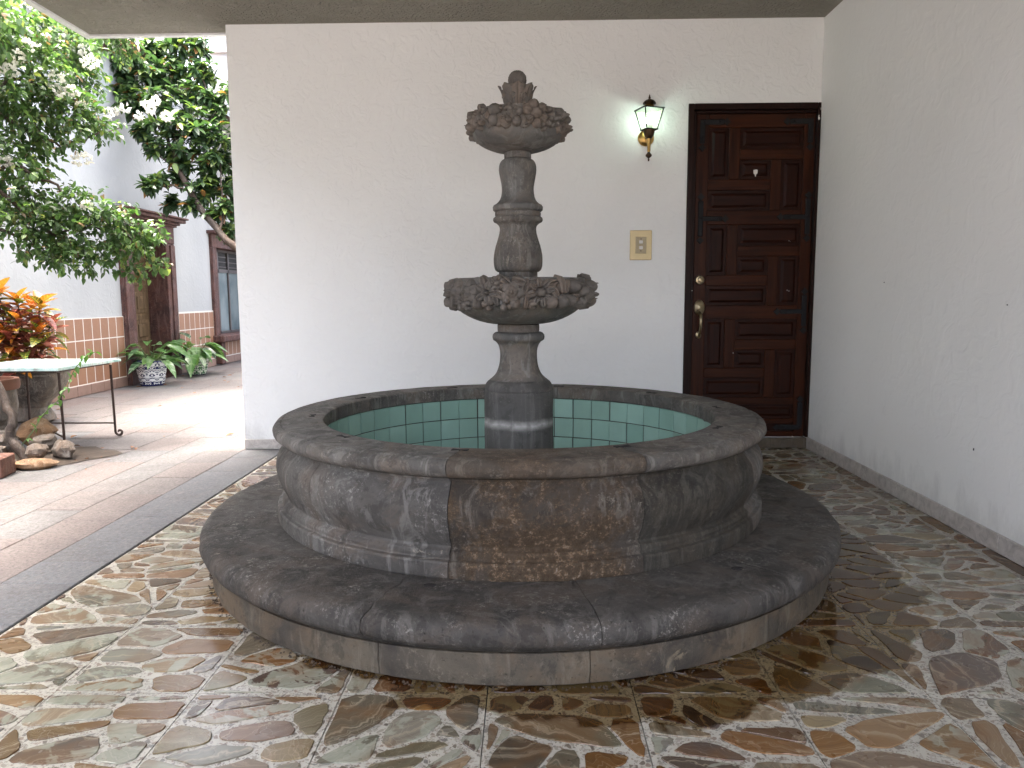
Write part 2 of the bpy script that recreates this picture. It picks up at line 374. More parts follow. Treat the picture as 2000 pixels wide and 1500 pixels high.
M['brassdk'] = mat_simple('darkened_brass', (.07, .045, .025), .38, .9, .4, .2, 30)
M['nickel'] = mat_simple('tarnished_door_hardware', (.33, .27, .17), .33, 1.0, .3)
M['plate'] = mat_simple('champagne_switch_plate', (.50, .40, .22), .38, .35, .06)
M['plate2'] = mat_simple('beige_switch_module', (.42, .35, .22), .5, 0, .08)
M['whitebit'] = mat_simple('white_residue', (.72, .70, .66), .8)
M['dark'] = mat_simple('dark_slot', (.012, .010, .009), .95)
M['darkroom'] = mat_simple('dim_room', (.03, .03, .032), .9)
M['winframe'] = mat_simple('grey_window_frame', (.11, .10, .10), .5, .5)
M['frost'] = (lambda t: t.finish(color=t.mix(t.ramp(t.noise(t.coord(), 2.5, 3), [(.35, 0), (.65, 1)]), (.11, .15, .165), (.19, .235, .25)), rough=.12, spec=.7))(NT('frosted_glass'))
M['clay'] = mat_simple('terracotta_clay', (.17, .075, .045), .8, 0, .25, .3)
M['rooftile'] = mat_simple('weathered_roof_tile', (.20, .11, .075), .85, 0, .4, .4, 12)
M['concrete'] = mat_stone('carved_grey_stone', (0.144, 0.129, 0.111), (0.090, 0.078, 0.066), (0.216, 0.198, 0.174), bump=.5)
M['brickbox'] = mat_stone('terracotta_block', (0.168, 0.081, 0.057), (0.108, 0.051, 0.036), (0.228, 0.144, 0.114), bump=.6)
M['rock_g'] = mat_stone('grey_field_rock', (0.149, 0.124, 0.102), (0.068, 0.053, 0.043), (0.260, 0.236, 0.205), bump=1.0)
M['rock_o'] = mat_stone('ochre_flat_rock', (0.211, 0.130, 0.068), (0.124, 0.074, 0.043), (0.279, 0.205, 0.136), bump=1.0)
M['soil'] = mat_simple('dark_soil', (.045, .032, .022), .95, 0, .5, .8, 40)
M['bark'] = mat_stone('grey_brown_bark', (0.072, 0.053, 0.041), (0.033, 0.024, 0.019), (0.120, 0.099, 0.084), bump=1.0)
M['twig'] = mat_simple('thin_twig', (.10, .065, .040), .8)
M['gtwig'] = mat_simple('green_stem', (.10, .14, .05), .6)

def mat_leaf(name, attr=True, cols=None, trans=.35, rough=.42, vein=None):
    t = NT(name)
    if attr: col = t.n('Attribute', attribute_name='tint').outputs['Color']
    else:
        r = t.n('ObjectInfo').outputs['Random']; col = t.ramp(r, cols)
    if vein:
        c = t.n('TexCoord').outputs['Object']; s = t.n('SeparateXYZ', {0: c})
        ay = t.math('ABSOLUTE', s.outputs[1])
        wv = t.math('SINE', t.math('MULTIPLY', t.math('SUBTRACT', s.outputs[0], t.math('MULTIPLY', ay, .9)), vein[1]))
        f = t.math('MAXIMUM', t.ramp(wv, [(.62, 0), (.9, 1)]), t.math('LESS_THAN', ay, vein[2]))
        f = t.math('MULTIPLY', f, vein[3]); col = t.mix(f, col, vein[0])
    p = t.n('BsdfPrincipled', {'Base Color': col, 'Roughness': rough, 'Specular IOR Level': .5})
    tr = t.n('BsdfTranslucent', {'Color': t.mix(1.0, col, (1.2, 1.35, .75), 'MULTIPLY') if attr or 'green' in name else col})
    mx = t.n('MixShader', {0: trans, 1: p.outputs[0], 2: tr.outputs[0]}); t.t.links.new(mx.outputs[0], t.out.inputs[0])
    return t.m
M['leaf'] = mat_leaf('tree_leaf')
M['bract'] = mat_leaf('white_bract', False, [(0, (.78, .76, .68)), (1, (.80, .78, .74))], .45, .7)
M['magpetal'] = mat_simple('white_petal', (.80, .78, .74), .7)
M['croton_hot'] = mat_leaf('croton_orange_leaf', False, [(0, (.50, .10, .015)), (.4, (.62, .20, .02)), (.7, (.60, .34, .04)), (1, (.42, .07, .02))], .3, .35, ((.60, .42, .06), 260, .0022, .7))
M['croton_red'] = mat_leaf('croton_burgundy_leaf', False, [(0, (.10, .018, .016)), (.4, (.26, .06, .035)), (.7, (.34, .12, .08)), (1, (.13, .022, .020))], .25, .35, ((.50, .17, .11), 260, .002, .6))
M['croton_grn'] = mat_leaf('croton_green_leaf', False, [(0, (.035, .075, .015)), (.5, (.07, .13, .02)), (1, (.12, .045, .02))], .25, .35, ((.55, .42, .05), 240, .002, .65))
M['pot_leaf'] = mat_leaf('green_pot_leaf', False, [(0, (.030, .085, .020)), (.35, (.055, .14, .03)), (.7, (.09, .19, .04)), (1, (.15, .25, .06))], .3, .32, ((.20, .30, .14), 150, .0025, .45))
M['pot_leaf2'] = mat_leaf('green_dark_pot_leaf', False, [(0, (.020, .050, .022)), (.5, (.035, .090, .035)), (1, (.10, .19, .05))], .25, .3, ((.28, .38, .24), 130, .003, .5))

# ------------------------------------------------------------ ground, paving, mosaic floor
XL, XR, YW, ZC, XM = -1.855, 1.8193, 4.849, 2.667, -1.586
XH = -4.53
g = MB(); g.box(-30, 30, -25, 60, -.30, -.030)
tag(g.build('ground', M['grout']), kind='structure')

def clip(poly, nx, ny, d):   # keep nx*x+ny*y<=d
    out = []
    for i in range(len(poly)):
        a, b = poly[i], poly[(i + 1) % len(poly)]
        fa, fb = nx * a[0] + ny * a[1] - d, nx * b[0] + ny * b[1] - d
        if fa <= 0: out.append(a)
        if (fa < 0 < fb) or (fb < 0 < fa):
            t = fa / (fa - fb); out.append((a[0] + (b[0] - a[0]) * t, a[1] + (b[1] - a[1]) * t))
    return out
def area(p): return .5 * abs(sum(p[i][0] * p[(i + 1) % len(p)][1] - p[(i + 1) % len(p)][0] * p[i][1] for i in range(len(p))))
def cells(poly, n, rnd, aniso, ang):
    ca, sa = math.cos(ang), math.sin(ang)
    T = lambda p: (ca * p[0] + sa * p[1], (-sa * p[0] + ca * p[1]) * aniso)
    I = lambda p: (ca * p[0] - sa * p[1] / aniso, sa * p[0] + ca * p[1] / aniso)
    P = [T(p) for p in poly]; xs = [p[0] for p in P]; ys = [p[1] for p in P]
    seeds = []; tries = 0; mind = .62 * math.sqrt(area(P) / n)
    while len(seeds) < n and tries < 400:
        tries += 1; q = (rnd.uniform(min(xs), max(xs)), rnd.uniform(min(ys), max(ys)))
        if all(math.hypot(q[0] - s[0], q[1] - s[1]) > mind for s in seeds): seeds.append(q)
        if tries % 60 == 0: mind *= .8
    out = []
    for s in seeds:
        c = P
        for o in seeds:
            if o is s: continue
            nx, ny = o[0] - s[0], o[1] - s[1]; L = math.hypot(nx, ny); nx /= L; ny /= L
            c = clip(c, nx, ny, nx * (s[0] + o[0]) / 2 + ny * (s[1] + o[1]) / 2)
            if len(c) < 3: break
        if len(c) >= 3: out.append([I(p) for p in c])
    return out
def inset(p, w):
    cx = sum(q[0] for q in p) / len(p); cy = sum(q[1] for q in p) / len(p); out = p
    s = sum(p[i][0] * p[(i + 1) % len(p)][1] - p[(i + 1) % len(p)][0] * p[i][1] for i in range(len(p)))
    if s < 0: p = p[::-1]; out = p
    for i in range(len(p)):
        a, b = p[i], p[(i + 1) % len(p)]; dx, dy = b[0] - a[0], b[1] - a[1]; L = math.hypot(dx, dy)
        if L < 1e-6: continue
        nx, ny = dy / L, -dx / L
        ww = w[i % len(w)] if hasattr(w, '__len__') else w
        out = clip(out, nx, ny, nx * a[0] + ny * a[1] - ww)
        if len(out) < 3: return []
    return out
TINTS = [((.26, .145, .060), 3), ((.34, .22, .11), 3), ((.17, .095, .05), 2.5), ((.27, .19, .13), 2.5), ((.25, .235, .165), 2), ((.33, .31, .235), 1.8), ((.17, .125, .095), 1.6), ((.38, .29, .17), 2.6), ((.24, .20, .13), 2), ((.26, .125, .035), 2.2)]
def stone_poly(p, rnd):
    q = []
    for i in range(len(p)):
        a, b = p[i], p[(i + 1) % len(p)]; L = math.hypot(b[0] - a[0], b[1] - a[1])
        if L < .004: continue
        f = rnd.uniform(.10, .30)
        if L < .03: f = .25
        q.append((a[0] + (b[0] - a[0]) * f, a[1] + (b[1] - a[1]) * f))
        if L > .07:
            nx, ny = (b[1] - a[1]) / L, -(b[0] - a[0]) / L; o = rnd.uniform(-.005, .001); t = rnd.uniform(.4, .6)
            q.append((a[0] + (b[0] - a[0]) * t + nx * o, a[1] + (b[1] - a[1]) * t + ny * o))
        q.append((a[0] + (b[0] - a[0]) * (1 - f), a[1] + (b[1] - a[1]) * (1 - f)))
    return q
def stone_geo(p, ztop):
    n = len(p); cx = sum(q[0] for q in p) / n; cy = sum(q[1] for q in p) / n
    V = [(x, y, -.004) for x, y in p] + [(x, y, ztop - .0012) for x, y in p]
    V += [(x + (cx - x) * .012 / max(.03, math.hypot(cx - x, cy - y)) * .12, y + (cy - y) * .012 / max(.03, math.hypot(cx - x, cy - y)) * .12, ztop) for x, y in p]
    F = []
    for k in (0, 1):
        for i in range(n):
            j = (i + 1) % n; F.append((k * n + i, k * n + j, (k + 1) * n + j, (k + 1) * n + i))
    F.append(tuple(2 * n + i for i in range(n)))
    return V, F
def set_attrs(me, tints, bands):
    a = me.attributes.new('tint', 'FLOAT_COLOR', 'POINT'); a.data.foreach_set('color', np.asarray(tints, dtype=np.float32).ravel())
    b = me.attributes.new('band', 'FLOAT_VECTOR', 'POINT'); b.data.foreach_set('vector', np.asarray(bands, dtype=np.float32).ravel())

floor = tag(empty('mosaic_floor', (0, 0, 0)), 'polished crazy paving of banded brown and green onyx pieces in cream terrazzo under the porch', kind='structure')
rnd = random.Random(11)
stones = []
PX0, PY0, PS, QS = -.102, 1.790, .368, .388
ix0 = int(math.floor((XM - PX0) / PS)); ix1 = int(math.ceil((XR - PX0) / PS))
iy0 = -4; iy1 = int(math.ceil((YW - PY0) / QS))
for ix in range(ix0, ix1):
    for iy in range(iy0, iy1):
        x0, x1 = max(XM, PX0 + ix * PS), min(XR, PX0 + (ix + 1) * PS); y0, y1 = PY0 + iy * QS, min(YW + .02, PY0 + (iy + 1) * QS)
        if x1 - x0 < .03 or y1 - y0 < .03: continue
        pn = bx('terrazzo_panel', M['terrazzo'], floor, x0 + .0012, x1 - .0012, y0 + .0012, y1 - .0012, -.028, 0)
        w, h = x1 - x0, y1 - y0; ang = rnd.choice([rnd.uniform(-.5, .5), rnd.uniform(.2, 1.0), rnd.uniform(-.3, .3), rnd.uniform(0, 3.1)])
        e = .0022
        rect = [(x0 + e, y0 + e), (x1 - e, y0 + e), (x1 - e, y1 - e), (x0 + e, y1 - e)]
        n = max(2, int(round(rnd.choice([8, 9, 10, 12, 13]) * w * h / PS ** 2)))
        for c in cells(rect, n, rnd, rnd.uniform(1.3, 2.2), ang):
            sub = [c]
            if area(c) > .010 and rnd.random() < .30: sub = cells(c, rnd.choice([2, 2, 3]), rnd, 1.2, rnd.uniform(0, 3))
            for s in sub:
                s = inset(s, [rnd.choice([.002, .004, .007, .010, .014]) for _ in range(len(s))])
                if len(s) < 3 or area(s) < .00035: continue
                s = stone_poly(s, rnd)
                if len(s) >= 4 and rnd.random() < .75: s = [q for i in range(len(s)) for q in ((s[i][0] * .82 + s[(i + 1) % len(s)][0] * .18, s[i][1] * .82 + s[(i + 1) % len(s)][1] * .18), (s[i][0] * .18 + s[(i + 1) % len(s)][0] * .82, s[i][1] * .18 + s[(i + 1) % len(s)][1] * .82))]
                if len(s) < 4: continue
                cx = sum(q[0] for q in s) / len(s); cy = sum(q[1] for q in s) / len(s)
                # under the fountain: never seen
                if math.hypot(cx + .032, cy - 2.972) < 1.02: continue
                ba = ang + rnd.uniform(-.4, .4) + math.pi / 2 + (math.pi / 2 if rnd.random() < .2 else 0)
                stones.append((area(s), cx, cy, s, rnd.choices([q[0] for q in TINTS], [q[1] for q in TINTS])[0], (math.cos(ba), math.sin(ba), rnd.uniform(0, 50)), pn))
def shown(s):
    a, cx, cy = s[:3]
    if cy < 1.35 or abs(cx + .02 * cy) > cy * .70 + .05: return 0
    if math.hypot(cx + .032, cy - 2.972) < 1.16: return 0
    if cy > 3.1 and math.hypot(cx + .032, cy - 2.972) < 1.9 and abs(cx + .03) < .33 * cy and cx > -1.0: return a / cy ** 3 * .2
    return a / cy ** 3
stones.sort(key=shown, reverse=True)
def tintvar(c):
    f = rnd.uniform(.70, 1.3) * .47; return (min(1, c[0] * f), min(1, c[1] * f * rnd.uniform(.94, 1.06)), min(1, c[2] * f * rnd.uniform(.9, 1.1)), 1)
rest = MB(); rt_, rb_ = [], []
for i, (a, cx, cy, p, tint, band, pn) in enumerate(stones):
    V, F = stone_geo(p, rnd.uniform(.0022, .0036)); tc = tintvar(tint)
    if i < 295:
        me = mesh('floor_stone', V, F, M['onyx']); set_attrs(me, [tc] * len(V), [band] * len(V)); link('stone', me, floor)
    else:
        rest.add(V, F); rt_ += [tc] * len(V); rb_ += [band] * len(V)
me = mesh('small_stones', rest.V, rest.F, M['onyx']); set_attrs(me, rt_, rb_)
tag(link('small_stones', me, floor), kind='stuff')

def slab(name, mat, parent, x0, x1, y0, y1, z, rnd, th=.03, gap=.0012, jit=.002):
    j = lambda: rnd.uniform(-jit, jit) * .5
    z1 = z + rnd.uniform(-.0015, .0015)
    o = MB().box(x0 + gap + j(), x1 - gap + j(), y0 + gap + j(), y1 - gap + j(), z - th, z1, .003).build(name, mat, parent)
    return o
strip = tag(empty('border_paving', (0, 0, 0)), 'single band of smooth grey stone slabs edging the mosaic', kind='structure')
cuts = [1.0, 1.42, 1.83, 2.19, 2.52, 2.735, 3.32, 3.80, 4.22, 4.60, 4.849]
for a, b in zip(cuts, cuts[1:]): slab('slab', M['paver_grey'], strip, XL + .0, XM - .0, a, b, 0.0, rnd)
court = tag(empty('courtyard_paving', (0, 0, 0)), 'worn pink and grey stone slabs laid in long rows across the sunny courtyard', kind='structure')
rows = [XL, -2.10, -2.33, -2.60, -2.92, -3.22, -3.55, -3.86, -4.20, XH]
for k, (xb, xa) in enumerate(zip(rows, rows[1:])):
    y = 1.6 + .2 * (k % 2) + rnd.uniform(0, .2)
    if k > 4: y += .8 * (k - 4)
    while y < 13:
        L = rnd.uniform(.24, .50); slab('slab', M['paver'], court, xa, xb, y, min(y + L, 13.2), -.001, rnd); y += L
gr = MB(); rg_ = random.Random(21)
for k in range(900):
    a = rg_.uniform(0, 2 * math.pi); rr = 1.158 + abs(rg_.gauss(0, .010)); q = rg_.uniform(.0015, .0045)
    x, y2 = -.0322 + rr * math.cos(a), 2.972 + rr * math.sin(a)
    gr.add([(x - q, y2 - q, .003), (x + q, y2 - q * .6, .003), (x + q * .5, y2 + q, .003), (x, y2, .003 + q * 1.3)], [(0, 1, 3), (1, 2, 3), (2, 0, 3)])
tag(gr.build('specks', M['soil']), 'dark specks drawn as a contact line along the foot of the fountain step', kind='stuff')  # tiny dark specks ring the step and draw its contact line with the floor
# coarse paving outside the frame (towards and behind the camera)
o = MB().box(-4.53, 1.83, -6, -.1, -.028, -.002).build('near_paving', M['paver'], court)
o = MB().box(-4.53, XL, -.1, 1.4, -.028, -.002).build('near_paving', M['paver'], court)

# ------------------------------------------------------------ porch: walls, ceiling, baseboards
bw = tag(empty('back_wall', (0, YW, 0)), 'white trowelled plaster wall behind the fountain with the wooden door in it', 'wall')
DX0, DX1, DZ = 1.006, 1.832, 2.166
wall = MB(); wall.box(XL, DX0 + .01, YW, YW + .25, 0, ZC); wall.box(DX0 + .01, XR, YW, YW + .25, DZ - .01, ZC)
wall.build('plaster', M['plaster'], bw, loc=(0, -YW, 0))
y = XL
while y < .98:
    e = min(y + .40, DX0 - .002)
    MB().box(y + .001, e - .001, YW - .012, YW + .0, 0.004, .066, .0015).build('baseboard_tile', M['baseboard'], bw, loc=(0, -YW, 0)); y += .40
sw = tag(empty('side_wall', (XL, YW + .25, 0)), 'white outer flank of the porch building running back into the courtyard', 'wall')
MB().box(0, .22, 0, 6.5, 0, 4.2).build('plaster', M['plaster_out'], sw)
rw = tag(empty('right_wall', (XR, 0, 0)), 'smooth white plaster wall on the right beside the door', 'wall')
MB().box(XR + .001, XR + .25, -1.6, YW + .25, 0, ZC).build('plaster', M['plaster_r'], rw, loc=(-XR, 0, 0))
y = YW - .012
while y > -.4:
    MB().box(XR - .012, XR + .0, y - .40 + .001, y - .001, .004, .076, .0015).build('baseboard_tile', M['baseboard'], rw, loc=(-XR, 0, 0)); y -= .40
for cy_, cz_, h_ in ((3.05, .36, .012), (2.66, .22, .016), (3.9, 1.05, .006), (2.9, .95, .005)):
    MB().box(-.0015, .001, cy_, cy_ + .004, cz_, cz_ + h_ * .8).build('plaster_chip', M['dark'], rw)
roof = tag(empty('porch_roof', (0, 0, ZC)), 'flat porch slab with a rough beige sprayed underside over the fountain', 'roof')
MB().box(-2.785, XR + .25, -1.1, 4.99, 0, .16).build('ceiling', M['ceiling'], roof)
MB().box(-2.83, -2.787, -1.1, 5.035, -.012, .17).build('fascia', M['trim'], roof)
MB().box(-2.785, XL + .0, 4.992, 5.035, -.012, .17).build('fascia', M['trim'], roof)
# upper storey jutting out behind the porch
us = tag(empty('upper_storey', (0, 0, 0)), 'pale upper storey block jutting over the passage behind the magnolia', 'building')
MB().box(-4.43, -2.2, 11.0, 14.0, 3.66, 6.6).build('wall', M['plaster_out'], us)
MB().box(-4.46, -2.2, 10.95, 14.0, 4.40, 4.425).build('string_course', M['plaster_out'], us)
pts = [(-4.43, 3.658), (-4.23, 3.54), (-3.2, 3.0), (-2.2, 3.0), (-2.2, 3.658)]
b = MB(); n = len(pts); b.add([(x, yy, z) for yy in (11.0, 14.0) for x, z in pts], [tuple(range(n)), tuple(range(n, 2 * n))[::-1]] + [(i, i + n, (i + 1) % n + n, (i + 1) % n) for i in range(n)])
b.build('corbel', M['plaster_out'], us)
fw_ = tag(empty('far_wall', (-3.2, 14.2, 0)), 'low white wall closing the far end of the passage', 'wall')
MB().box(-1.3, 1.6, 0, .2, 0, 2.0).build('plaster', M['plaster_out'], fw_)

# ------------------------------------------------------------ the fountain
FX, FY = -.0322, 2.972
F_ = tag(empty('fountain', (FX, FY, 0)), 'round two tiered carved grey stone fountain, dry, with mint tiled basin', 'fountain')
def sector(prof, a0, a1, seg, amp=.0022, chip=0.0, gap=.0012):
    prof = [p for p in prof]; n = len(prof); V = []
    for i in range(seg + 1):
        a = a0 + (a1 - a0) * i / seg
        for r, z in prof:
            g = gap / max(r, .1) * (1 if i == 0 else -1 if i == seg else 0); aa = a + g
            p = Vector((r * math.cos(aa), r * math.sin(aa), z))
            d = amp * noise.noise(p * 9) + amp * .5 * noise.noise(p * 31)
            if chip and (i in (0, 1, seg, seg - 1)): d -= chip * max(0, noise.noise(p * 17 + Vector((5, 2, 1))) - .05) * (1.6 if i in (0, seg) else .6)
            rr = r + d; zz = z + d * .5
            V.append((rr * math.cos(aa), rr * math.sin(aa), zz))
    F = []
    for i in range(seg):
        for k in range(n):
            k2 = (k + 1) % n; F.append((i * n + k, (i + 1) * n + k, (i + 1) * n + k2, i * n + k2))
    F.append(tuple(range(n))); F.append(tuple(seg * n + k for k in range(n))[::-1])
    return V, F
def ring(name, outer, inner, angles, mats, seg=18, amp=.0022, chip=.004, parent=None, ang=32):
    prof = dens(outer) + inner
    out = []
    for i, a0 in enumerate(angles):
        a1 = angles[(i + 1) % len(angles)]
        if a1 <= a0: a1 += 360
        V, F = sector(prof, R(a0), R(a1), max(6, int(seg * (a1 - a0) / 36)), amp, chip)
        mt = mats(i, (a0 + a1) / 2 % 360) if callable(mats) else mats
        me = mesh(name, V, F, mt, True, ang); out.append(link(name, me, parent or F_))
    return out
JA = [4, 40, 76, 115, 153, 190, 225, 258, 293.5, 329]
SA = [10, 42, 75, 105, 138, 171, 194, 218.5, 250.5, 280.5, 312, 340]
RA = [15, 46, 77, 108, 140, 172, 212, 252, 279.5, 308, 340]
ring('riser_block', [(1.140, .0), (1.146, .008), (1.160, .014), (1.163, .05), (1.160, .098)], [(1.03, .098), (1.03, .0)], RA, M['stone_riser'], amp=.003)
cap = smoothp([(1.150, .100), (1.166, .106), (1.174, .118), (1.190, .124), (1.198, .142), (1.196, .168), (1.182, .188), (1.150, .194), (1.05, .1945)], 1) + [(.90, .196)]
ring('step_block', cap, [(.86, .196), (.86, .100)], SA, M['stone_cap'], amp=.0035, chip=.02)
body = [(.925, .192), (.930, .200), (.930, .240), (.926, .246), (.914, .248), (.912, .252), (.914, .262), (.910, .272), (.900, .277), (.897, .282)] + smoothp([(.897, .284), (.904, .300), (.920, .335), (.930, .375), (.929, .405), (.918, .435), (.898, .455), (.889, .466)], 1) + [(.888, .474), (.899, .477), (.901, .483)]
def bodymat(i, a): return M['stone_crust'] if 258 <= a <= 293.5 else (M['stone_olive'] if 293 < a < 330 else M['stone'])
ring('basin_block', body, [(.778, .483), (.778, .10), (.925, .10)], JA, bodymat, seg=24, amp=.003)
rim = smoothp([(.898, .4845), (.915, .488), (.931, .497), (.939, .513), (.936, .528), (.924, .539), (.912, .5415)], 1) + [(.907, .5385), (.903, .543), (.83, .545), (.765, .544), (.757, .540), (.755, .53), (.756, .490)]
M['stone_rimc'] = mat_stone('cantera_rim_crusted', (.135, .112, .088), (.068, .055, .042), (.21, .18, .145), rand=False, crust=.6, crustc=(0.108, 0.061, 0.030), bump=.8)
def rimmat(i, a): return M['stone_rimc'] if 258 <= a <= 293.5 else M['stone_rim']
ring('rim_block', rim, [(.80, .4845)], JA, rimmat, seg=24, amp=.0022, chip=.012)
# mortar ring behind tiles, basin floor
V, F = sector([(.7765, .10), (.7765, .486), (.770, .486), (.770, .10)], 0, 2 * math.pi, 96, 0, 0, 0)
link('tile_bed', mesh('tile_bed', V, F, M['mortar'], True, 40), F_)
MB().lathe([(.85, -.0), (.85, .098), (.0005, .099)], 48).build('basin_floor', M['mint'], F_)
NTILE = 50
def tile_mesh(r, da, z0, z1):
    V = []
    g = .0022
    for rr, gg in ((r, g), (r - .0045, g), (r - .006, g + .0015)):
        for a in (-da / 2, 0, da / 2):
            s = gg / r * (1 if a < 0 else -1 if a > 0 else 0)
            for z in (z0 + gg, z1 - gg): V.append((rr * math.cos(a + s), rr * math.sin(a + s), z))
    F = []
    for L in (0, 1):
        o = L * 6; q = o + 6
        for i, j in ((0, 2), (2, 4)): F += [(o + i, q + i, q + j, o + j), (o + i + 1, o + j + 1, q + j + 1, q + i + 1)]
        F += [(o, o + 1, q + 1, q), (o + 4, q + 4, q + 5, o + 5)]
    F += [(12, 13, 15, 14), (14, 15, 17, 16)]
    return mesh('mint_tile', V, F, M['mint'])
zt = [.487, .391, .294, .197, .100]
for k in range(4):
    tm = tile_mesh(.7705, 2 * math.pi / NTILE, zt[k + 1], zt[k])
    for i in range(NTILE): link('tile', tm, F_, rot=(R(rnd.uniform(-.2, .2)), 0, 2 * math.pi * (i + (.0 if k % 2 == 0 else .0)) / NTILE + .03 + rnd.uniform(-.0015, .0015)))
# bow-tie clamp sockets across the rim joints
sk = MB(); s = .0
sk.add([(-.028, -.013, 0), (-.006, -.005, 0), (.006, -.005, 0), (.028, -.013, 0), (.028, .013, 0), (.006, .005, 0), (-.006, .005, 0), (-.028, .013, 0)] + [(-.028, -.013, -.01), (-.006, -.005, -.01), (.006, -.005, -.01), (.028, -.013, -.01), (.028, .013, -.01), (.006, .005, -.01), (-.006, .005, -.01), (-.028, .013, -.01)],
       [tuple(range(8))] + [(i + 8, (i + 1) % 8 + 8, (i + 1) % 8, i) for i in range(8)])
skm = mesh('clamp_socket', sk.V, sk.F, M['dark'])
for a in JA:
    rr = .80
    link('clamp_socket', skm, F_, loc=(rr * math.cos(R(a)), rr * math.sin(R(a)), .5462 + .0), rot=(0, 0, R(a + 90)), scale=(.9, .85, 1))
hole = MB().lathe([(.0, -.004), (.013, -.004), (.013, .0)], 12)
link('drain_hole', mesh('drain_hole', hole.V, hole.F, M['dark']), F_, loc=(.65, -.82, .1985), scale=(1.3, .8, 1))
link('drain_hole', mesh('drain_hole', hole.V, hole.F, M['dark']), F_, loc=(-.24, -.955, .1985), scale=(1.4, .8, 1))

def column_part(name, prof, mat, n=48, amp=.0012, parent=None, sm=0):
    prof = dens(prof, .01); V = []; Fc = []
    for r, z in prof:
        for k in range(n):
            a = 2 * math.pi * k / n; p = Vector((r * math.cos(a), r * math.sin(a), z))
            d = (amp * noise.noise(p * 14) + amp * .5 * noise.noise(p * 50)) if r > .01 else 0
            V.append(((r + d) * math.cos(a), (r + d) * math.sin(a), z))
    for i in range(len(prof) - 1):
        for k in range(n):
            k2 = (k + 1) % n; Fc.append((i * n + k, i * n + k2, (i + 1) * n + k2, (i + 1) * n + k))
    Fc.append(tuple(range(n))[::-1]); Fc.append(tuple((len(prof) - 1) * n + k for k in range(n)))
    return link(name, mesh(name, V, Fc, mat, True, 35), parent or F_)
column_part('pedestal', [(.137, .097), (.137, .622), (.135, .626), (.132, .628), (.134, .632)] + smoothp([(.134, .634), (.133, .645), (.126, .658), (.114, .667)], 1), M['pedestal'])
column_part('lower_shaft', smoothp([(.114, .668), (.108, .672), (.090, .690), (.079, .715), (.073, .745), (.072, .775), (.077, .800), (.088, .817), (.097, .822)], 1) + [(.101, .826), (.103, .836), (.101, .846), (.094, .853), (.088, .855)], M['stone_bowl'])
column_part('collar', [(.079, .8555), (.082, .860), (.082, .884), (.078, .8865)], M['stone_rim'], 40)
lower = column_part('lower_bowl', smoothp([(.074, .887), (.113, .889), (.161, .901), (.209, .923), (.241, .947), (.258, .960), (.262, .970)], 1) + [(.261, .978), (.261, 1.056), (.259, 1.062), (.252, 1.0635), (.245, 1.058), (.20, 1.02), (.10, .985), (.02, .98)], M['stone_bowl'], 72)
column_part('collar', [(.073, .981), (.073, 1.070), (.075, 1.073), (.075, 1.088)], M['stone_rim'], 40)
column_part('lower_baluster', smoothp([(.080, 1.0885), (.090, 1.096), (.095, 1.115), (.0955, 1.145), (.090, 1.180), (.078, 1.215), (.070, 1.245), (.071, 1.262), (.080, 1.272), (.088, 1.277)], 1) + [(.093, 1.279), (.0965, 1.286), (.095, 1.294), (.088, 1.300)], M['stone_rim'])
column_part('waist_ring', [(.086, 1.3005), (.0885, 1.305), (.0885, 1.313), (.086, 1.3175)], M['stone_rim'])
column_part('upper_baluster', [(.089, 1.318), (.096, 1.324), (.097, 1.336), (.093, 1.343)] + smoothp([(.090, 1.344), (.078, 1.352), (.066, 1.368), (.0605, 1.395), (.062, 1.420), (.068, 1.445), (.0725, 1.470), (.071, 1.495), (.063, 1.510), (.052, 1.516)], 1), M['stone_bowl'])
column_part('collar', [(.048, 1.5165), (.0515, 1.519), (.0515, 1.538), (.050, 1.541)], M['stone_rim'], 32)
upper = column_part('upper_bowl', smoothp([(.048, 1.5415), (.085, 1.546), (.125, 1.560), (.155, 1.578), (.168, 1.595), (.172, 1.606)], 1) + [(.171, 1.614), (.171, 1.676), (.169, 1.683), (.160, 1.684), (.15, 1.665), (.05, 1.64)], M['stone_bowl'], 64)

# carved motifs, modelled lying in x/y with relief along z
def pad(mb, cx, cy, ang, L, W, H, taper=.9, groove=.35, nu=6, nv=6, lift=0.0, curl=0.0):
    V = []; F = []; ca, sa = math.cos(ang), math.sin(ang)
    for i in range(nu + 1):
        u = i / nu; w = W * math.sin(math.pi * min(1, (u * .97 + .03)) ** taper) ** .75
        for j in range(nv + 1):
            v = -1 + 2 * j / nv; hh = H * math.sqrt(max(0, 1 - v * v)) * math.sin(math.pi * min(.98, u * .9 + .08)) ** .5
            hh *= 1 - groove * math.exp(-(v / .22) ** 2)
            if j in (0, nv) or i in (0, nu): hh -= .013
            x, yy = u * L, v * w; V.append((cx + ca * x - sa * yy, cy + sa * x + ca * yy, hh + lift * u + curl * v * H - .004))
    for i in range(nu):
        for j in range(nv): a = i * (nv + 1) + j; F.append((a, a + nv + 1, a + nv + 2, a + 1))
    mb.add(V, F)
def dome(mb, cx, cy, r, h, n=12, m=5, z0=-.003, sx=1.0, skirt=.010):
    V = [(cx, cy, h + z0)]; F = []
    for i in range(1, m + 1):
        t = math.pi / 2 * i / m
        for k in range(n): a = 2 * math.pi * k / n; V.append((cx + r * sx * math.sin(t) * math.cos(a), cy + r * math.sin(t) * math.sin(a), h * math.cos(t) + z0 - (skirt if i == m else 0)))
    for k in range(n): F.append((0, 1 + k, 1 + (k + 1) % n))
    for i in range(m - 1):
        for k in range(n): k2 = (k + 1) % n; F.append((1 + i * n + k, 1 + (i + 1) * n + k, 1 + (i + 1) * n + k2, 1 + i * n + k2))
    mb.add(V, F)
def mk(name, fn):
    b = MB(); fn(b); return mesh(name, b.V, b.F, M['stone_carved'], True, 50)
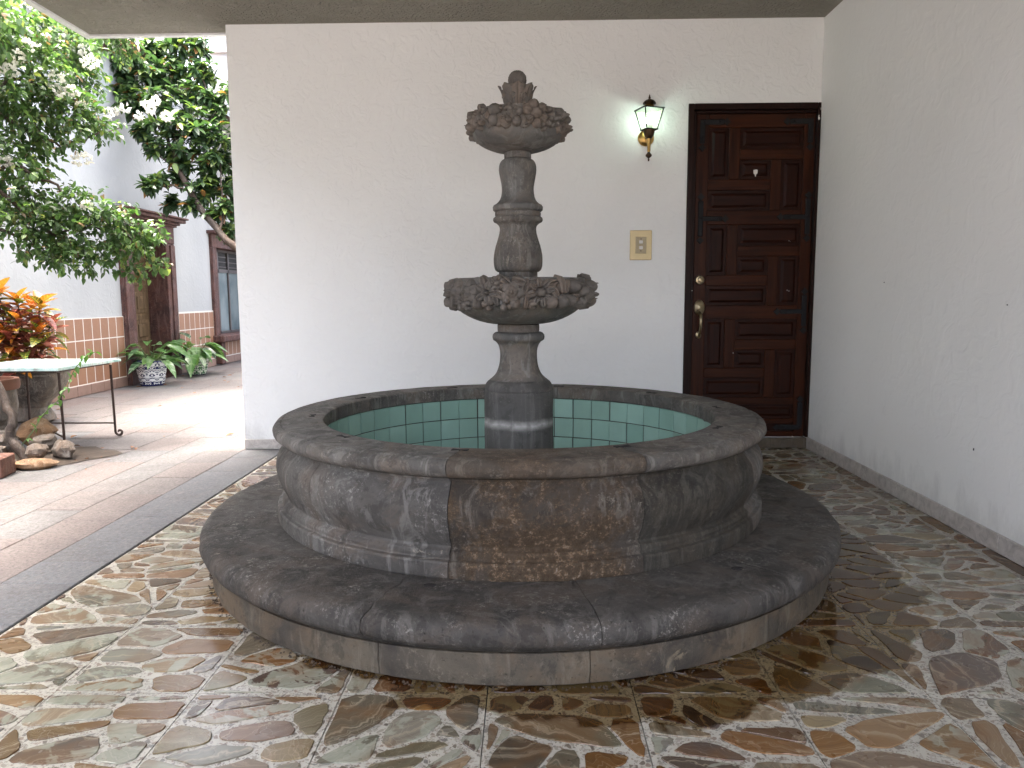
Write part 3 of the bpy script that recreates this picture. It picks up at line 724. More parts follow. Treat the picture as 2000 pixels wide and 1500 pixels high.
def daisy(b):
    for k in range(8): a = math.pi / 4 * k + .2; pad(b, .010 * math.cos(a), .010 * math.sin(a), a, .034, .0115, .012, .8, .4, lift=.003)
    dome(b, 0, 0, .0135, .018)
def rose(b):
    for ringi, (nn, rr, L, W, H) in enumerate([(5, .016, .030, .024, .012), (4, .008, .026, .020, .019), (3, .002, .018, .014, .026)]):
        for k in range(nn):
            a = 2 * math.pi * k / nn + ringi * .6; px, py = rr * math.cos(a), rr * math.sin(a)
            pad(b, px - math.sin(a) * L * .5, py + math.cos(a) * L * .5, a - math.pi / 2 + .25, L, W * .7, H, 1, .0, curl=-.7)
    dome(b, 0, 0, .007, .030, 8, 4)
def five(b):
    for k in range(5): a = 2 * math.pi * k / 5 + .3; pad(b, .004 * math.cos(a), .004 * math.sin(a), a, .036, .015, .014, .9, .5, lift=.004)
    dome(b, 0, 0, .006, .016, 8, 4)
def bigflower(b):
    for k in range(6):
        a = 2 * math.pi * k / 6 + .3; dome(b, .026 * math.cos(a), .026 * math.sin(a), .0165, .013, 10, 4)
        pad(b, .010 * math.cos(a), .010 * math.sin(a), a, .034, .008, .019, .9, 0)
    dome(b, 0, 0, .018, .026)
def leafc(b): pad(b, -.026, 0, 0, .054, .0165, .014, .85, .6, 8, 6, lift=-.002)
def twolf(b): pad(b, -.004, -.024, 1.35, .05, .011, .014, .85, .55, 8, 6); pad(b, .008, -.024, 1.0, .044, .010, .012, .85, .5, 8, 6)
def fruit(b): dome(b, 0, 0, .0215, .026, 14, 6); dome(b, .006, .010, .004, .029, 6, 3)
def fruits(b): dome(b, -.012, 0, .014, .020, 10, 5); dome(b, .012, .006, .013, .018, 10, 5); dome(b, .003, -.016, .011, .016, 10, 5)
def bud(b): pad(b, -.02, 0, .1, .042, .012, .018, .8, 0); pad(b, -.02, -.006, -.25, .036, .008, .014, .8, .3); pad(b, -.02, .006, .45, .036, .008, .014, .8, .3)
MO = {n: mk('carved_' + n, f) for n, f in dict(daisy=daisy, rose=rose, blossom=five, large_blossom=bigflower, leaf=leafc, leaf_pair=twolf, fruit=fruit, fruit_cluster=fruits, bud=bud).items()}
def place(parent, kind, th, z, r, sc=1.0, rot=0.0, tilt=0.0):
    # th measured from the side facing the camera, positive to the right
    a = R(-90 + th); n = Vector((math.cos(a), math.sin(a), math.sin(R(tilt)))).normalized(); right = Vector((-math.sin(a), math.cos(a), 0))
    up = n.cross(right)
    m3 = Matrix((right, up, n)).transposed() @ Matrix.Rotation(rot, 3, 'Z'); m4 = m3.to_4x4()
    for i in range(3):
        for j in range(3): m4[i][j] *= sc * (1.25 if j == 2 else 1.0)
    m4.translation = Vector((r * math.cos(a), r * math.sin(a), z))
    nm = {'daisy': 'carved_flower', 'rose': 'carved_flower', 'blossom': 'carved_flower', 'large_blossom': 'carved_flower', 'leaf': 'carved_leaf', 'leaf_pair': 'carved_leaf', 'fruit': 'carved_fruit', 'fruit_cluster': 'carved_fruit', 'bud': 'carved_bud'}[kind]
    link(nm, MO[kind], parent, mw=m4)
LB = [('rose', -40, 1.012, 1.25, .3), ('leaf', -27, 1.045, .9, 2.0), ('blossom', -24, 1.008, 1.05, .9), ('leaf', -19, 1.035, 1.0, .8), ('large_blossom', -15, 1.043, .6, 0), ('leaf', -12.5, 1.000, 1.0, -.5), ('leaf', -17, .985, .9, -1.2), ('bud', -33, .970, .9, 1.6), ('blossom', -50, .975, .8, .4), ('fruit_cluster', -23, .968, .8, 0),
      ('rose', -4, 1.010, 1.25, 1.2), ('leaf', 2, 1.046, 1.1, -.3), ('leaf', 6, 1.030, 1.0, 1.3), ('leaf', -8, 1.048, .8, 2.4), ('fruit', -2, .968, .75, 0), ('fruit_cluster', -9, .966, .85, 1), ('leaf_pair', 6.5, .975, .95, .1), ('leaf', 11, 1.005, .9, .5),
      ('daisy', 18, 1.008, 1.12, 0), ('leaf', 27, 1.040, 1.0, .3), ('leaf', 30, 1.005, 1.0, -.9), ('fruit', 26.5, .973, .95, 0), ('fruit', 36, .975, 1.05, 1), ('leaf', 36.5, 1.035, 1.15, 1.8), ('leaf', 41, 1.030, .95, 1.1), ('fruit', 44, .978, .95, 0), ('fruit', 49, 1.030, 1.05, 0), ('leaf', 53, .990, .9, -.2), ('fruit', 60, 1.015, 1.0, 0), ('bud', 62, .970, 1.0, 1),
      ('rose', -56, 1.015, 1.1, 0), ('leaf', -64, .985, 1.1, 1.3), ('leaf', -71, 1.03, 1.1, 1.9), ('blossom', -80, 1.0, 1.2, 0), ('rose', 73, 1.0, 1.2, 0), ('leaf', 84, .975, 1.2, -1.0), ('fruit', 85, 1.03, 1.1, 0), ('leaf', 14, 1.050, .8, .1), ('bud', 12, .965, .8, 0), ('fruit_cluster', -43, .966, .7, 0)]
for k, th, z, sc, ro in LB: place(lower, k, th, z, .271, sc * 1.22, ro)
rn = random.Random(3)
th = 94
while th < 266:
    for z in (1.032, .982): place(lower, rn.choice(['rose', 'daisy', 'blossom', 'leaf', 'fruit', 'fruit_cluster', 'leaf_pair']), th + rn.uniform(-2, 2), z + rn.uniform(-.006, .006), .271, rn.uniform(1.0, 1.3), rn.uniform(0, 6))
    th += 12.3
for k in [q for q in range(26) if 75 < q * 360 / 26 < 285]: place(lower, rn.choice(['leaf', 'leaf', 'bud', 'fruit_cluster']), k * 360 / 26, 1.008 + rn.uniform(-.030, .030), .2645, rn.uniform(.7, .9), rn.uniform(0, 6))
UB = [('fruit', -26, 1.662, 1.05, 0), ('rose', -16, 1.628, 1.0, 0), ('rose', -5, 1.652, .8, 1), ('fruit', 3, 1.655, .7, 0), ('fruit', -27, 1.628, .95, 1), ('fruit', 0, 1.620, .85, 0), ('rose', 8, 1.622, .75, 2), ('large_blossom', 22, 1.648, 1.15, .4), ('leaf', -36, 1.650, .8, 1.2), ('leaf_pair', -37, 1.620, .75, .4),
      ('blossom', -48, 1.660, .85, 0), ('fruit_cluster', -50, 1.622, .8, 0), ('rose', -62, 1.640, .9, 0), ('fruit_cluster', 41, 1.625, .85, .7), ('fruit_cluster', 43, 1.660, .8, 2), ('fruit_cluster', 53, 1.640, .9, 0), ('leaf', 60, 1.615, .8, 2), ('rose', 66, 1.660, .9, 0), ('leaf', 12, 1.672, .7, 2.6), ('leaf', -12, 1.672, .8, .6), ('leaf_pair', -44, 1.640, .8, 1), ('bud', -20, 1.665, .6, 0), ('fruit_cluster', 33, 1.612, .8, 0), ('leaf', 10, 1.606, .6, 0), ('leaf', -12, 1.606, .6, .2)]
for k, th, z, sc, ro in UB: place(upper, k, th, z, .179, sc * 1.08, ro)
th = 76
while th < 288:
    for z in (1.662, 1.625): place(upper, rn.choice(['rose', 'daisy', 'blossom', 'leaf', 'fruit', 'fruit_cluster']), th + rn.uniform(-3, 3), z, .179, rn.uniform(.8, 1.0), rn.uniform(0, 6))
    th += 14
for k in [q for q in range(24) if 72 < q * 15 < 288]: place(upper, rn.choice(['leaf', 'bud', 'fruit_cluster', 'leaf_pair']), k * 15, 1.642 + rn.uniform(-.024, .024), .173, rn.uniform(.55, .7), rn.uniform(0, 6))
# finial: cup of acanthus leaves with a fluted ball
fin = column_part('finial', [(.040, 1.640), (.036, 1.700), (.040, 1.760), (.046, 1.786), (.030, 1.790)], M['stone_carved'], 24)
def acan(b):
    V = []; Fc = []; nu, nv = 12, 8
    for i in range(nu + 1):
        u = i / nu; w = (.0145 + .0140 * u) * (1 + .10 * math.sin(u * math.pi * 9)) * (1 if u < .80 else math.sqrt(max(.02, 1 - ((u - .80) / .20) ** 2)))
        out = .002 + .026 * u + .009 * max(0, u - .78) / .22
        for j in range(nv + 1):
            v = -1 + 2 * j / nv; h = .008 * (1 - abs(v) ** 1.5) - .005 * math.exp(-(v / .15) ** 2) + .0022 * math.sin(u * 40 - abs(v) * 6) * abs(v)
            V.append((v * w, u * .115, out + h - .004))
    for i in range(nu):
        for j in range(nv): a = i * (nv + 1) + j; Fc.append((a, a + 1, a + nv + 2, a + nv + 1))
    b.add(V, Fc)
AC = mk('acanthus_leaf', acan)
def put_ac(th, z, r, sc):
    a = R(-90 + th); n_ = Vector((math.cos(a), math.sin(a), 0)); right = Vector((-math.sin(a), math.cos(a), 0))
    m4 = Matrix((right, Vector((0, 0, 1)), n_)).transposed().to_4x4()
    for i in range(3):
        for j in range(3): m4[i][j] *= sc
    m4.translation = Vector((r * math.cos(a), r * math.sin(a), z)); link('acanthus_leaf', AC, fin, mw=m4)
for k in range(8): put_ac(k * 45 + 4, 1.683, .039, .90)
for k in range(8): put_ac(k * 45 + 26, 1.675, .037, .68)
V = []; Fc = []; n = 48; mm = 14
for i in range(mm + 1):
    t = math.pi * (.001 + .998 * i / mm) 
    for k in range(n):
        a = 2 * math.pi * k / n; rr = .0335 * (1 + .09 * math.cos(12 * (a + t * .55)) * math.sin(t))
        V.append((rr * math.sin(t) * math.cos(a), rr * math.sin(t) * math.sin(a), 1.8090 + rr * math.cos(t)))
for i in range(mm):
    for k in range(n): k2 = (k + 1) % n; Fc.append((i * n + k, (i + 1) * n + k, (i + 1) * n + k2, i * n + k2))
link('finial_ball', mesh('finial_ball', V, Fc, M['stone_carved'], True), fin)

# ------------------------------------------------------------ front door
D = tag(empty('wooden_door', (DX0, YW, 0)), 'dark reddish brown panelled wooden door with black iron straps beside the right wall', 'door')
def dp(name, mat, x0, x1, y0, y1, z0, z1, bev=.003, parent=None):
    return MB().box(x0 - DX0, x1 - DX0, y0 - YW, y1 - YW, z0, z1, bev).build(name, mat, parent or D)
dp('frame_post', M['wood_f'], DX0, DX0 + .036, YW - .012, YW + .10, .075, DZ)
dp('frame_post', M['wood_f'], DX0 + .0362, DX0 + .056, YW + .008, YW + .10, .075, DZ - .040)
dp('frame_post', M['wood_f'], 1.800, XR - .001, YW - .012, YW + .10, .075, DZ)
dp('frame_head', M['wood_f'], DX0 + .0362, 1.7998, YW - .012, YW + .10, DZ - .038, DZ)
dp('frame_head', M['wood_f'], DX0 + .0562, 1.7998, YW + .008, YW + .10, DZ - .056, DZ - .0385)
dp('threshold', M['stone_riser'], DX0, XR - .001, YW - .01, YW + .16, .003, .066, .004)
LX0, LX1 = 1.064, 1.7985; yf = YW + .022; yb = YW + .062
dp('backing_board', M['wood_p'], LX0, LX1, yb - .018, yb, .072, 2.109, .001)
dp('stile', M['wood_v'], LX0, 1.143, yf, yb - .019, .072, 2.109)
dp('stile', M['wood_v'], 1.731, LX1, yf, yb - .019, .072, 2.109)
bt = [2.026, 1.431, .838]; X0 = 1.1435; Wd = .587
def rail(x0, x1, z0, z1): dp('rail', M['wood_h'], x0 + .0003, x1 - .0003, yf + .001, yb - .019, z0, z1)
def mull(x0, x1, z0, z1): dp('mullion', M['wood_v'], x0, x1, yf + .002, yb - .019, z0, z1)
def panel(x0, x1, z0, z1, mt='wood_p'):
    o = dp('panel', M[mt], x0 + .001, x1 - .001, yb - .030, yb - .0185, z0 + .001, z1 - .001, .0)
    b = MB(); i = .020; i2 = .034; yA, yB = yb - .0302, yb - .041
    X = [x0 + i - DX0, x1 - i - DX0]; Z = [z0 + i, z1 - i]; X2 = [x0 + i2 - DX0, x1 - i2 - DX0]; Z2 = [z0 + i2, z1 - i2]
    V = [(X[0], yA - YW, Z[0]), (X[1], yA - YW, Z[0]), (X[1], yA - YW, Z[1]), (X[0], yA - YW, Z[1]), (X2[0], yB - YW, Z2[0]), (X2[1], yB - YW, Z2[0]), (X2[1], yB - YW, Z2[1]), (X2[0], yB - YW, Z2[1])]
    b.add(V, [(0, 1, 5, 4), (1, 2, 6, 5), (2, 3, 7, 6), (3, 0, 4, 7), (4, 5, 6, 7)]); b.build('raised_field', M[mt], o)
rail(X0, X0 + Wd, 2.027, 2.109)
prev = None
for t in bt:
    panel(X0, X0 + .127, t - .314, t, 'wood_pv'); mull(X0 + .127, X0 + .194, t - .314, t)
    panel(X0 + .194, X0 + Wd, t - .130, t); rail(X0 + .194, X0 + Wd, t - .196, t - .1305)
    panel(X0 + .194, X0 + .389, t - .314, t - .1965); mull(X0 + .389, X0 + .456, t - .506, t - .1965)
    panel(X0 + .456, X0 + Wd, t - .506, t - .1965, 'wood_pv'); rail(X0, X0 + .3885, t - .380, t - .3145)
    panel(X0, X0 + .3885, t - .506, t - .3805)
    if t > .9: rail(X0, X0 + Wd, t - .593, t - .5065)
rail(X0, X0 + Wd, .286, .331); panel(X0, X0 + Wd, .190, .2855); rail(X0, X0 + Wd, .158, .1895); panel(X0, X0 + Wd, .108, .1575); rail(X0, X0 + Wd, .072, .1075)
def strap(pts_list, name='iron_strap'):
    b = MB()
    for (x0, z0, x1, z1, w) in pts_list:
        if abs(x1 - x0) > abs(z1 - z0): b.box(min(x0, x1) - DX0, max(x0, x1) - DX0, -.0, yf - YW, z0 - w, z0 + w, .003)
        else: b.box(x0 - w - DX0, x0 + w - DX0, -.0012, yf - YW, min(z0, z1), max(z0, z1), .003)
    b.V = [(x, y + .014, z) if y < .01 else (x, y, z) for x, y, z in b.V]
    return b
def finish_strap(b, studs, tips):
    o = b.build('iron_strap', M['iron'], D)
    s = MB()
    for x, z in tips:
        V = []; 
        for k in range(12): a = 2 * math.pi * k / 12; rr = .019 * (1 + .28 * math.cos(4 * a)); V.append((x - DX0 + rr * math.cos(a), .0125, z + rr * math.sin(a)))
        s.add(V + [(v[0], .0215, v[2]) for v in V], [tuple(range(12))] + [(i, (i + 1) % 12, (i + 1) % 12 + 12, i + 12) for i in range(12)])
    for x, z in studs: s.add([(x - DX0 + .006 * math.cos(k * 1.047), .0085, z + .006 * math.sin(k * 1.047)) for k in range(6)] + [(x - DX0 + .009 * math.cos(k * 1.047), .0135, z + .009 * math.sin(k * 1.047)) for k in range(6)], [tuple(range(6))] + [(i, (i + 1) % 6, (i + 1) % 6 + 6, i + 6) for i in range(6)])
    s.build('stud', M['iron'], o)
finish_strap(strap([(1.100, 2.060, 1.235, 2.060, .017), (1.100, 1.93, 1.100, 2.077, .016)]), [(1.105, 2.06), (1.10, 1.97), (1.20, 2.06)], [(1.250, 2.060), (1.100, 1.905)])
finish_strap(strap([(1.640, 2.060, 1.770, 2.060, .017), (1.768, 1.93, 1.768, 2.077, .016)]), [(1.765, 2.06), (1.768, 1.97), (1.67, 2.06)], [(1.622, 2.060), (1.768, 1.905)])
finish_strap(strap([(1.100, 1.470, 1.235, 1.470, .015), (1.100, 1.36, 1.100, 1.58, .016)]), [(1.10, 1.47), (1.22, 1.47)], [(1.255, 1.470), (1.100, 1.335), (1.10, 1.605)])
finish_strap(strap([(1.620, 1.478, 1.770, 1.478, .015), (1.770, 1.37, 1.770, 1.59, .016)]), [(1.77, 1.478), (1.66, 1.478)], [(1.600, 1.478), (1.770, 1.345), (1.77, 1.612)])
finish_strap(strap([(1.620, .885, 1.770, .885, .015), (1.770, .79, 1.770, .99, .016)]), [(1.77, .885), (1.66, .885)], [(1.600, .885), (1.770, .765), (1.77, 1.012)])
finish_strap(strap([(1.640, .135, 1.770, .135, .017), (1.768, .125, 1.768, .30, .016)]), [(1.768, .135), (1.67, .135)], [(1.622, .135), (1.768, .32)])
def discy(mb, x, y, z, prof, n=24):   # lathe around the y axis, prof (r, out)
    V = []; Fc = []
    for r, o in prof:
        for k in range(n): a = 2 * math.pi * k / n; V.append((x + r * math.cos(a), y - o, z + r * math.sin(a)))
    for i in range(len(prof) - 1):
        for k in range(n): k2 = (k + 1) % n; Fc.append((i * n + k, i * n + k2, (i + 1) * n + k2, (i + 1) * n + k))
    Fc.append(tuple((len(prof) - 1) * n + k for k in range(n))); mb.add(V, Fc)
b = MB(); discy(b, 1.103 - DX0, .022, 1.087, [(.030, 0), (.030, .008), (.025, .016), (.016, .018), (.014, .026), (.008, .028)]); b.build('deadbolt', M['nickel'], D, True, 40)
b = MB(); discy(b, 0, 0, 0, [(.034, 0), (.034, .006), (.027, .013), (.015, .016), (.008, .022)]); b.V = [(x, y, z * 1.45) for x, y, z in b.V]
hd = b.build('handle_plate', M['nickel'], D, True, 40, loc=(1.105 - DX0, .022, .912))
b = MB(); b.tube([(0, -.012, -.030), (0, -.050, -.045), (0, -.062, -.080), (0, -.055, -.125), (0, -.030, -.165), (0, -.010, -.185)], [.009, .010, .011, .010, .008, .008], 10); b.build('grip', M['nickel'], hd, True, 60)
b = MB(); discy(b, 0, 0, 0, [(.018, 0), (.018, .006), (.012, .010)]); b.V = [(x, y, z * 1.3) for x, y, z in b.V]; b.build('handle_foot', M['nickel'], D, True, 40, loc=(1.103 - DX0, .022, .737))
b = MB(); b.add([(-.016, 0, .018), (-.014, 0, -.006), (-.004, 0, -.016), (-.004, 0, -.026), (.002, 0, -.030), (.004, 0, -.016), (.014, 0, -.006), (.016, 0, .018), (.004, 0, .022)], [tuple(range(9))]); b.V = b.V + [(x, .003, z) for x, y, z in b.V]; b.F += [(i, i + 9, (i + 1) % 9 + 9, (i + 1) % 9) for i in range(9)]
b.build('glue_mark', M['whitebit'], D, loc=(1.436 - DX0, yb - .0445 - YW, 1.752), scale=.85)
for x, z, s in ((1.816, 2.125, .007), (1.804, 2.07, .008), (1.804, 2.085, .005), (1.66, 1.33, .003), (1.668, 1.325, .002), (1.66, 1.02, .003), (1.672, 1.015, .003), (1.33, .62, .003), (1.05, 1.02, .003)):
    bb = MB(); bb.add([(x - DX0 + s * math.cos(k) * rn.uniform(.6, 1.2), -.0145 if x > 1.80 or x < 1.06 else .0205 - .0005, z + s * 1.3 * math.sin(k) * rn.uniform(.6, 1.2)) for k in (0, 1, 2, 3, 4, 5)], [(0, 1, 2, 3, 4, 5)]); bb.build('paint_chip', M['whitebit'], D)

# ------------------------------------------------------------ switch plate and wall lantern
sp = tag(empty('light_switch', (.723, YW, 1.307)), 'champagne coloured rectangular light switch plate between the fountain and the door', 'light switch')
MB().box(-.069, .069, -.008, .0, -.093, .093, .003).build('plate', M['plate'], sp)
MB().box(-.034, .034, -.0125, -.0082, -.052, .052, .0015).build('module', M['plate2'], sp)
for z in (.020, -.016): MB().box(-.012, .012, -.018, -.0127, z - .010, z + .010, .003).build('rocker', M['whitebit'], sp)
for z in (.038, -.036): MB().box(-.003, .003, -.0135, -.0127, z - .003, z + .003).build('screw', M['dark'], sp)

LZ = 0
ln = tag(empty('wall_lantern', (.745, YW, 1.96)), 'lit brass and black carriage lantern on the white wall beside the door', 'wall lamp')
def lpz(z): return z - 1.96
LY = -.125
b = MB(); discy(b, 0, 0, lpz(1.963), [(.050, 0), (.050, .006), (.044, .014), (.030, .020), (.014, .024)], 28); b.build('wall_plate', M['brass'], ln, True, 40, loc=(0, -.001, 0))
b = MB(); b.tube([(0, -.015, lpz(1.963)), (0, -.06, lpz(1.958)), (0, LY + .01, lpz(1.966))], [.010, .009, .010], 10); b.build('arm', M['brassdk'], ln, True, 60)
rotl = empty('lantern_body', (0, LY, 0), R(20), ln)
def ll(prof, name, mat, n=20, par=None): b = MB(); b.lathe([(r, lpz(z)) for r, z in prof], n); return b.build(name, mat, par or ln, True, 40, loc=(0, LY, 0))
ll([(.004, 1.802), (.006, 1.812), (.004, 1.820), (.010, 1.824), (.019, 1.832), (.019, 1.840), (.010, 1.850), (.007, 1.856)], 'drop_finial', M['brassdk'])
ll([(.008, 1.856), (.010, 1.868), (.009, 1.872), (.012, 1.920), (.013, 1.935)], 'stem', M['brass'])
ll([(.014, 1.935), (.020, 1.940), (.030, 1.955), (.034, 1.978), (.036, 1.984)], 'cup', M['brassdk'])
# glazed tapered body
bpy.data.objects.remove(rotl)
ang = R(20)
def rot2(x, y): return (x * math.cos(ang) - y * math.sin(ang), x * math.sin(ang) + y * math.cos(ang) + LY)
zt0, zt1, w0, w1 = lpz(1.990), lpz(2.104), .036, .062
b = MB()
for sx, sy in ((1, 1), (1, -1), (-1, -1), (-1, 1)):
    x0, y0 = rot2(sx * w0, sy * w0); x1, y1 = rot2(sx * w1, sy * w1); b.tube([(x0, y0, zt0), (x1, y1, zt1)], .0035, 6)
b.build('cage', M['iron'], ln)
for (z, w, h) in ((zt0 - .006, w0 + .004, .006), (zt1, w1 + .006, .006)):
    b = MB(); c = [rot2(sx * w, sy * w) for sx, sy in ((-1, -1), (1, -1), (1, 1), (-1, 1))]; b.add([(x, y, z) for x, y in c] + [(x, y, z + h) for x, y in c], [(0, 3, 2, 1), (4, 5, 6, 7), (0, 1, 5, 4), (1, 2, 6, 5), (2, 3, 7, 6), (3, 0, 4, 7)]); b.build('rail', M['iron'], ln)
def mat_glass():
    t = NT('pale_yellow_lantern_glass')
    tr = t.n('BsdfTranslucent', {'Color': (.80, .86, .58)}); tp = t.n('BsdfTransparent', {'Color': (.94, .97, .84)})
    gl = t.n('BsdfGlossy', {'Color': (1, 1, 1), 'Roughness': .1})
    m1 = t.n('MixShader', {0: .75, 1: tr.outputs[0], 2: tp.outputs[0]}); m2 = t.n('MixShader', {0: .06, 1: m1.outputs[0], 2: gl.outputs[0]})
    t.t.links.new(m2.outputs[0], t.out.inputs[0]); return t.m
M['glass'] = mat_glass()
for a, c in (((-1, -1), (1, -1)), ((1, -1), (1, 1)), ((1, 1), (-1, 1)), ((-1, 1), (-1, -1))):
    b = MB(); f0, f1 = w0 - .002, w1 - .002
    q = [rot2(a[0] * f0, a[1] * f0), rot2(c[0] * f0, c[1] * f0), rot2(c[0] * f1, c[1] * f1), rot2(a[0] * f1, a[1] * f1)]
    b.add([(q[0][0], q[0][1], zt0), (q[1][0], q[1][1], zt0), (q[2][0], q[2][1], zt1), (q[3][0], q[3][1], zt1)], [(0, 1, 2, 3)]); b.build('pane', M['glass'], ln)
b = MB(); c0 = [rot2(sx * (w1 + .004), sy * (w1 + .004)) for sx, sy in ((-1, -1), (1, -1), (1, 1), (-1, 1))]; c1 = [rot2(sx * .030, sy * .030) for sx, sy in ((-1, -1), (1, -1), (1, 1), (-1, 1))]
b.add([(x, y, zt1 + .0062) for x, y in c0] + [(x, y, zt1 + .016) for x, y in c1], [(0, 3, 2, 1), (4, 5, 6, 7), (0, 1, 5, 4), (1, 2, 6, 5), (2, 3, 7, 6), (3, 0, 4, 7)]); b.build('roof', M['brassdk'], ln)
ll([(.027, 2.120), (.030, 2.126), (.027, 2.133)], 'neck', M['brass'])
b = MB()
V = []; Fc = []; prof = [(.030, 2.134), (.038, 2.137), (.036, 2.146), (.026, 2.158), (.012, 2.164), (.006, 2.168)]; n = 48
for r, z in prof:
    for k in range(n): a = 2 * math.pi * k / n; rr = r * (1 + .06 * math.cos(12 * a)); V.append((rr * math.cos(a), rr * math.sin(a), lpz(z)))
for i in range(len(prof) - 1):
    for k in range(n): k2 = (k + 1) % n; Fc.append((i * n + k, i * n + k2, (i + 1) * n + k2, (i + 1) * n + k))
Fc.append(tuple(range(n))[::-1]); Fc.append(tuple((len(prof) - 1) * n + k for k in range(n))); b.add(V, Fc); b.build('cap', M['brassdk'], ln, True, 50, loc=(0, LY, 0))
ll([(.005, 2.168), (.008, 2.174), (.004, 2.180), (.005, 2.184), (.001, 2.194)], 'spike', M['brassdk'], 12)
ll([(.013, 1.990), (.013, 2.012), (.019, 2.018), (.022, 2.026)], 'bulb_base', M['whitebit'])
t = NT('lamp_bulb'); em = t.n('Emission', {'Color': (.78, 1.0, 1.0), 'Strength': 6.0}); t.t.links.new(em.outputs[0], t.out.inputs[0]); M['bulb'] = t.m
ll([(.0215, 2.0262), (.0235, 2.036), (.021, 2.048), (.013, 2.056), (.002, 2.059)], 'bulb', M['bulb'])

# ------------------------------------------------------------ the old house on the left
H = tag(empty('courtyard_house', (XH, 8.0, 0)), 'long whitewashed house across the courtyard with terracotta tiled dado and red stone openings', 'house')
def hp(name, mat, x0, x1, y0, y1, z0, z1, bev=0.0, parent=None):
    return MB().box(x0 - XH, x1 - XH, y0 - 8, y1 - 8, z0, z1, bev).build(name, mat, parent or H)
HT = 3.62
wl = MB()
for (y0, y1, z0, z1) in ((-4, 8.387, 0, HT), (8.387, 9.656, 1.95, HT), (9.656, 10.83, 0, HT), (10.83, 12.45, 1.93, HT), (10.83, 12.45, 0, .40), (12.45, 15.0, 0, HT)):
    wl.box(-.35, 0, y0 - 8, y1 - 8, z0, z1)
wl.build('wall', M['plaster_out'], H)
hp('plaster_pilaster', M['plaster_out'], XH + .001, XH + .04, 3.0, 7.08, .80, HT - .02)
hp('back_fill', M['darkroom'], XH - .75, XH - .36, 8.2, 12.8, 0, 2.2)
TW, TH = .155, .224
hp('dado_bed', M['whitegrout'], XH + .001, XH + .0140, 4.2, 8.384, .10, .786)
hp('dado_bed', M['whitegrout'], XH + .001, XH + .0140, 9.660, 10.825, .10, .800)
tm = MB().box(0, .008, .0045, TW - .0045, .0045, TH - .0045, .001); tmm = mesh('wall_tile', tm.V, tm.F, M['wtile'])
tn = MB().box(0, .0105, .0035, TW - .0035, .0035, TH - .0035, .0015)
for a, b_ in ((5.0, 8.384), (9.66, 10.825)):
    n = int((b_ - a) / TW)
    for i in range(n + 1):
        for k in range(3):
            ye = b_ - i * TW; 
            if ye - TW < a - .001 and a > 9: continue
            link('wall_tile', tmm, H, loc=(.0062, ye - TW - 8, .112 + k * TH))
for i in range(8): link('wall_tile', tmm, H, loc=(.0062, 11.01 + i * TW - 8, .112))
hp('dado_bed', M['whitegrout'], XH + .001, XH + .0140, 11.003, 12.25, .10, .338)
for k in range(5): MB().box(.001, .024, 11.0 + k * .25 - 8 + .002, 11.25 + k * .25 - 8 - .002, .004, .108, .003).build('skirting_tile', M['skirt'], H)
y = 8.38
while y > 4.5:
    MB().box(.001, .024, y - .24 - 8 + .002, y - 8 - .002, .004, .108, .003).build('skirting_tile', M['skirt'], H); y -= .24
for y0, y1 in ((9.66, 10.05), (10.05, 10.44), (10.44, 10.825)): MB().box(.001, .024, y0 - 8 + .002, y1 - 8 - .002, .004, .108, .003).build('skirting_tile', M['skirt'], H)
# door surround: two jambs with reveals, lintel and moulded cornice
hp('door_jamb', M['redstone'], XH - .30, XH + .045, 8.387, 8.615, 0, 1.66, .006)
hp('door_jamb', M['redstone'], XH - .30, XH + .045, 9.43, 9.656, 0, 1.66, .006)
hp('jamb_fillet', M['redstone'], XH + .0455, XH + .062, 9.52, 9.64, 0, 1.64, .004)
hp('jamb_fillet', M['redstone'], XH + .0455, XH + .062, 8.40, 8.52, 0, 1.64, .004)
hp('lintel', M['redstone'], XH - .30, XH + .050, 8.387, 9.656, 1.662, 1.87, .006)
for i, (o, z0, z1) in enumerate(((.075, 1.871, 1.895), (.11, 1.896, 1.925), (.17, 1.926, 1.965), (.20, 1.966, 1.99))): hp('cornice', M['redstone'], XH - .02, XH + o, 8.387 - o * .6, 9.656 + o * .6, z0, z1, .006)
dl = hp('door_leaf', M['wood_old'], XH - .26, XH - .215, 8.617, 9.428, .02, 1.66)
for z0, z1 in ((.12, .38), (.46, .72), (.80, 1.06), (1.14, 1.38), (1.44, 1.60)):
    for y0, y1 in ((8.68, 8.98), (9.06, 9.37)):
        hp('door_panel', M['wood_old'], XH - .2148, XH - .200, y0, y1, z0, z1, .005, dl)
        hp('door_panel', M['wood_old'], XH - .1998, XH - .188, y0 + .05, y1 - .05, z0 + .05, z1 - .05, .006, dl)
hp('door_step', M['redstone'], XH - .30, XH + .05, 8.617, 9.428, .0, .018)
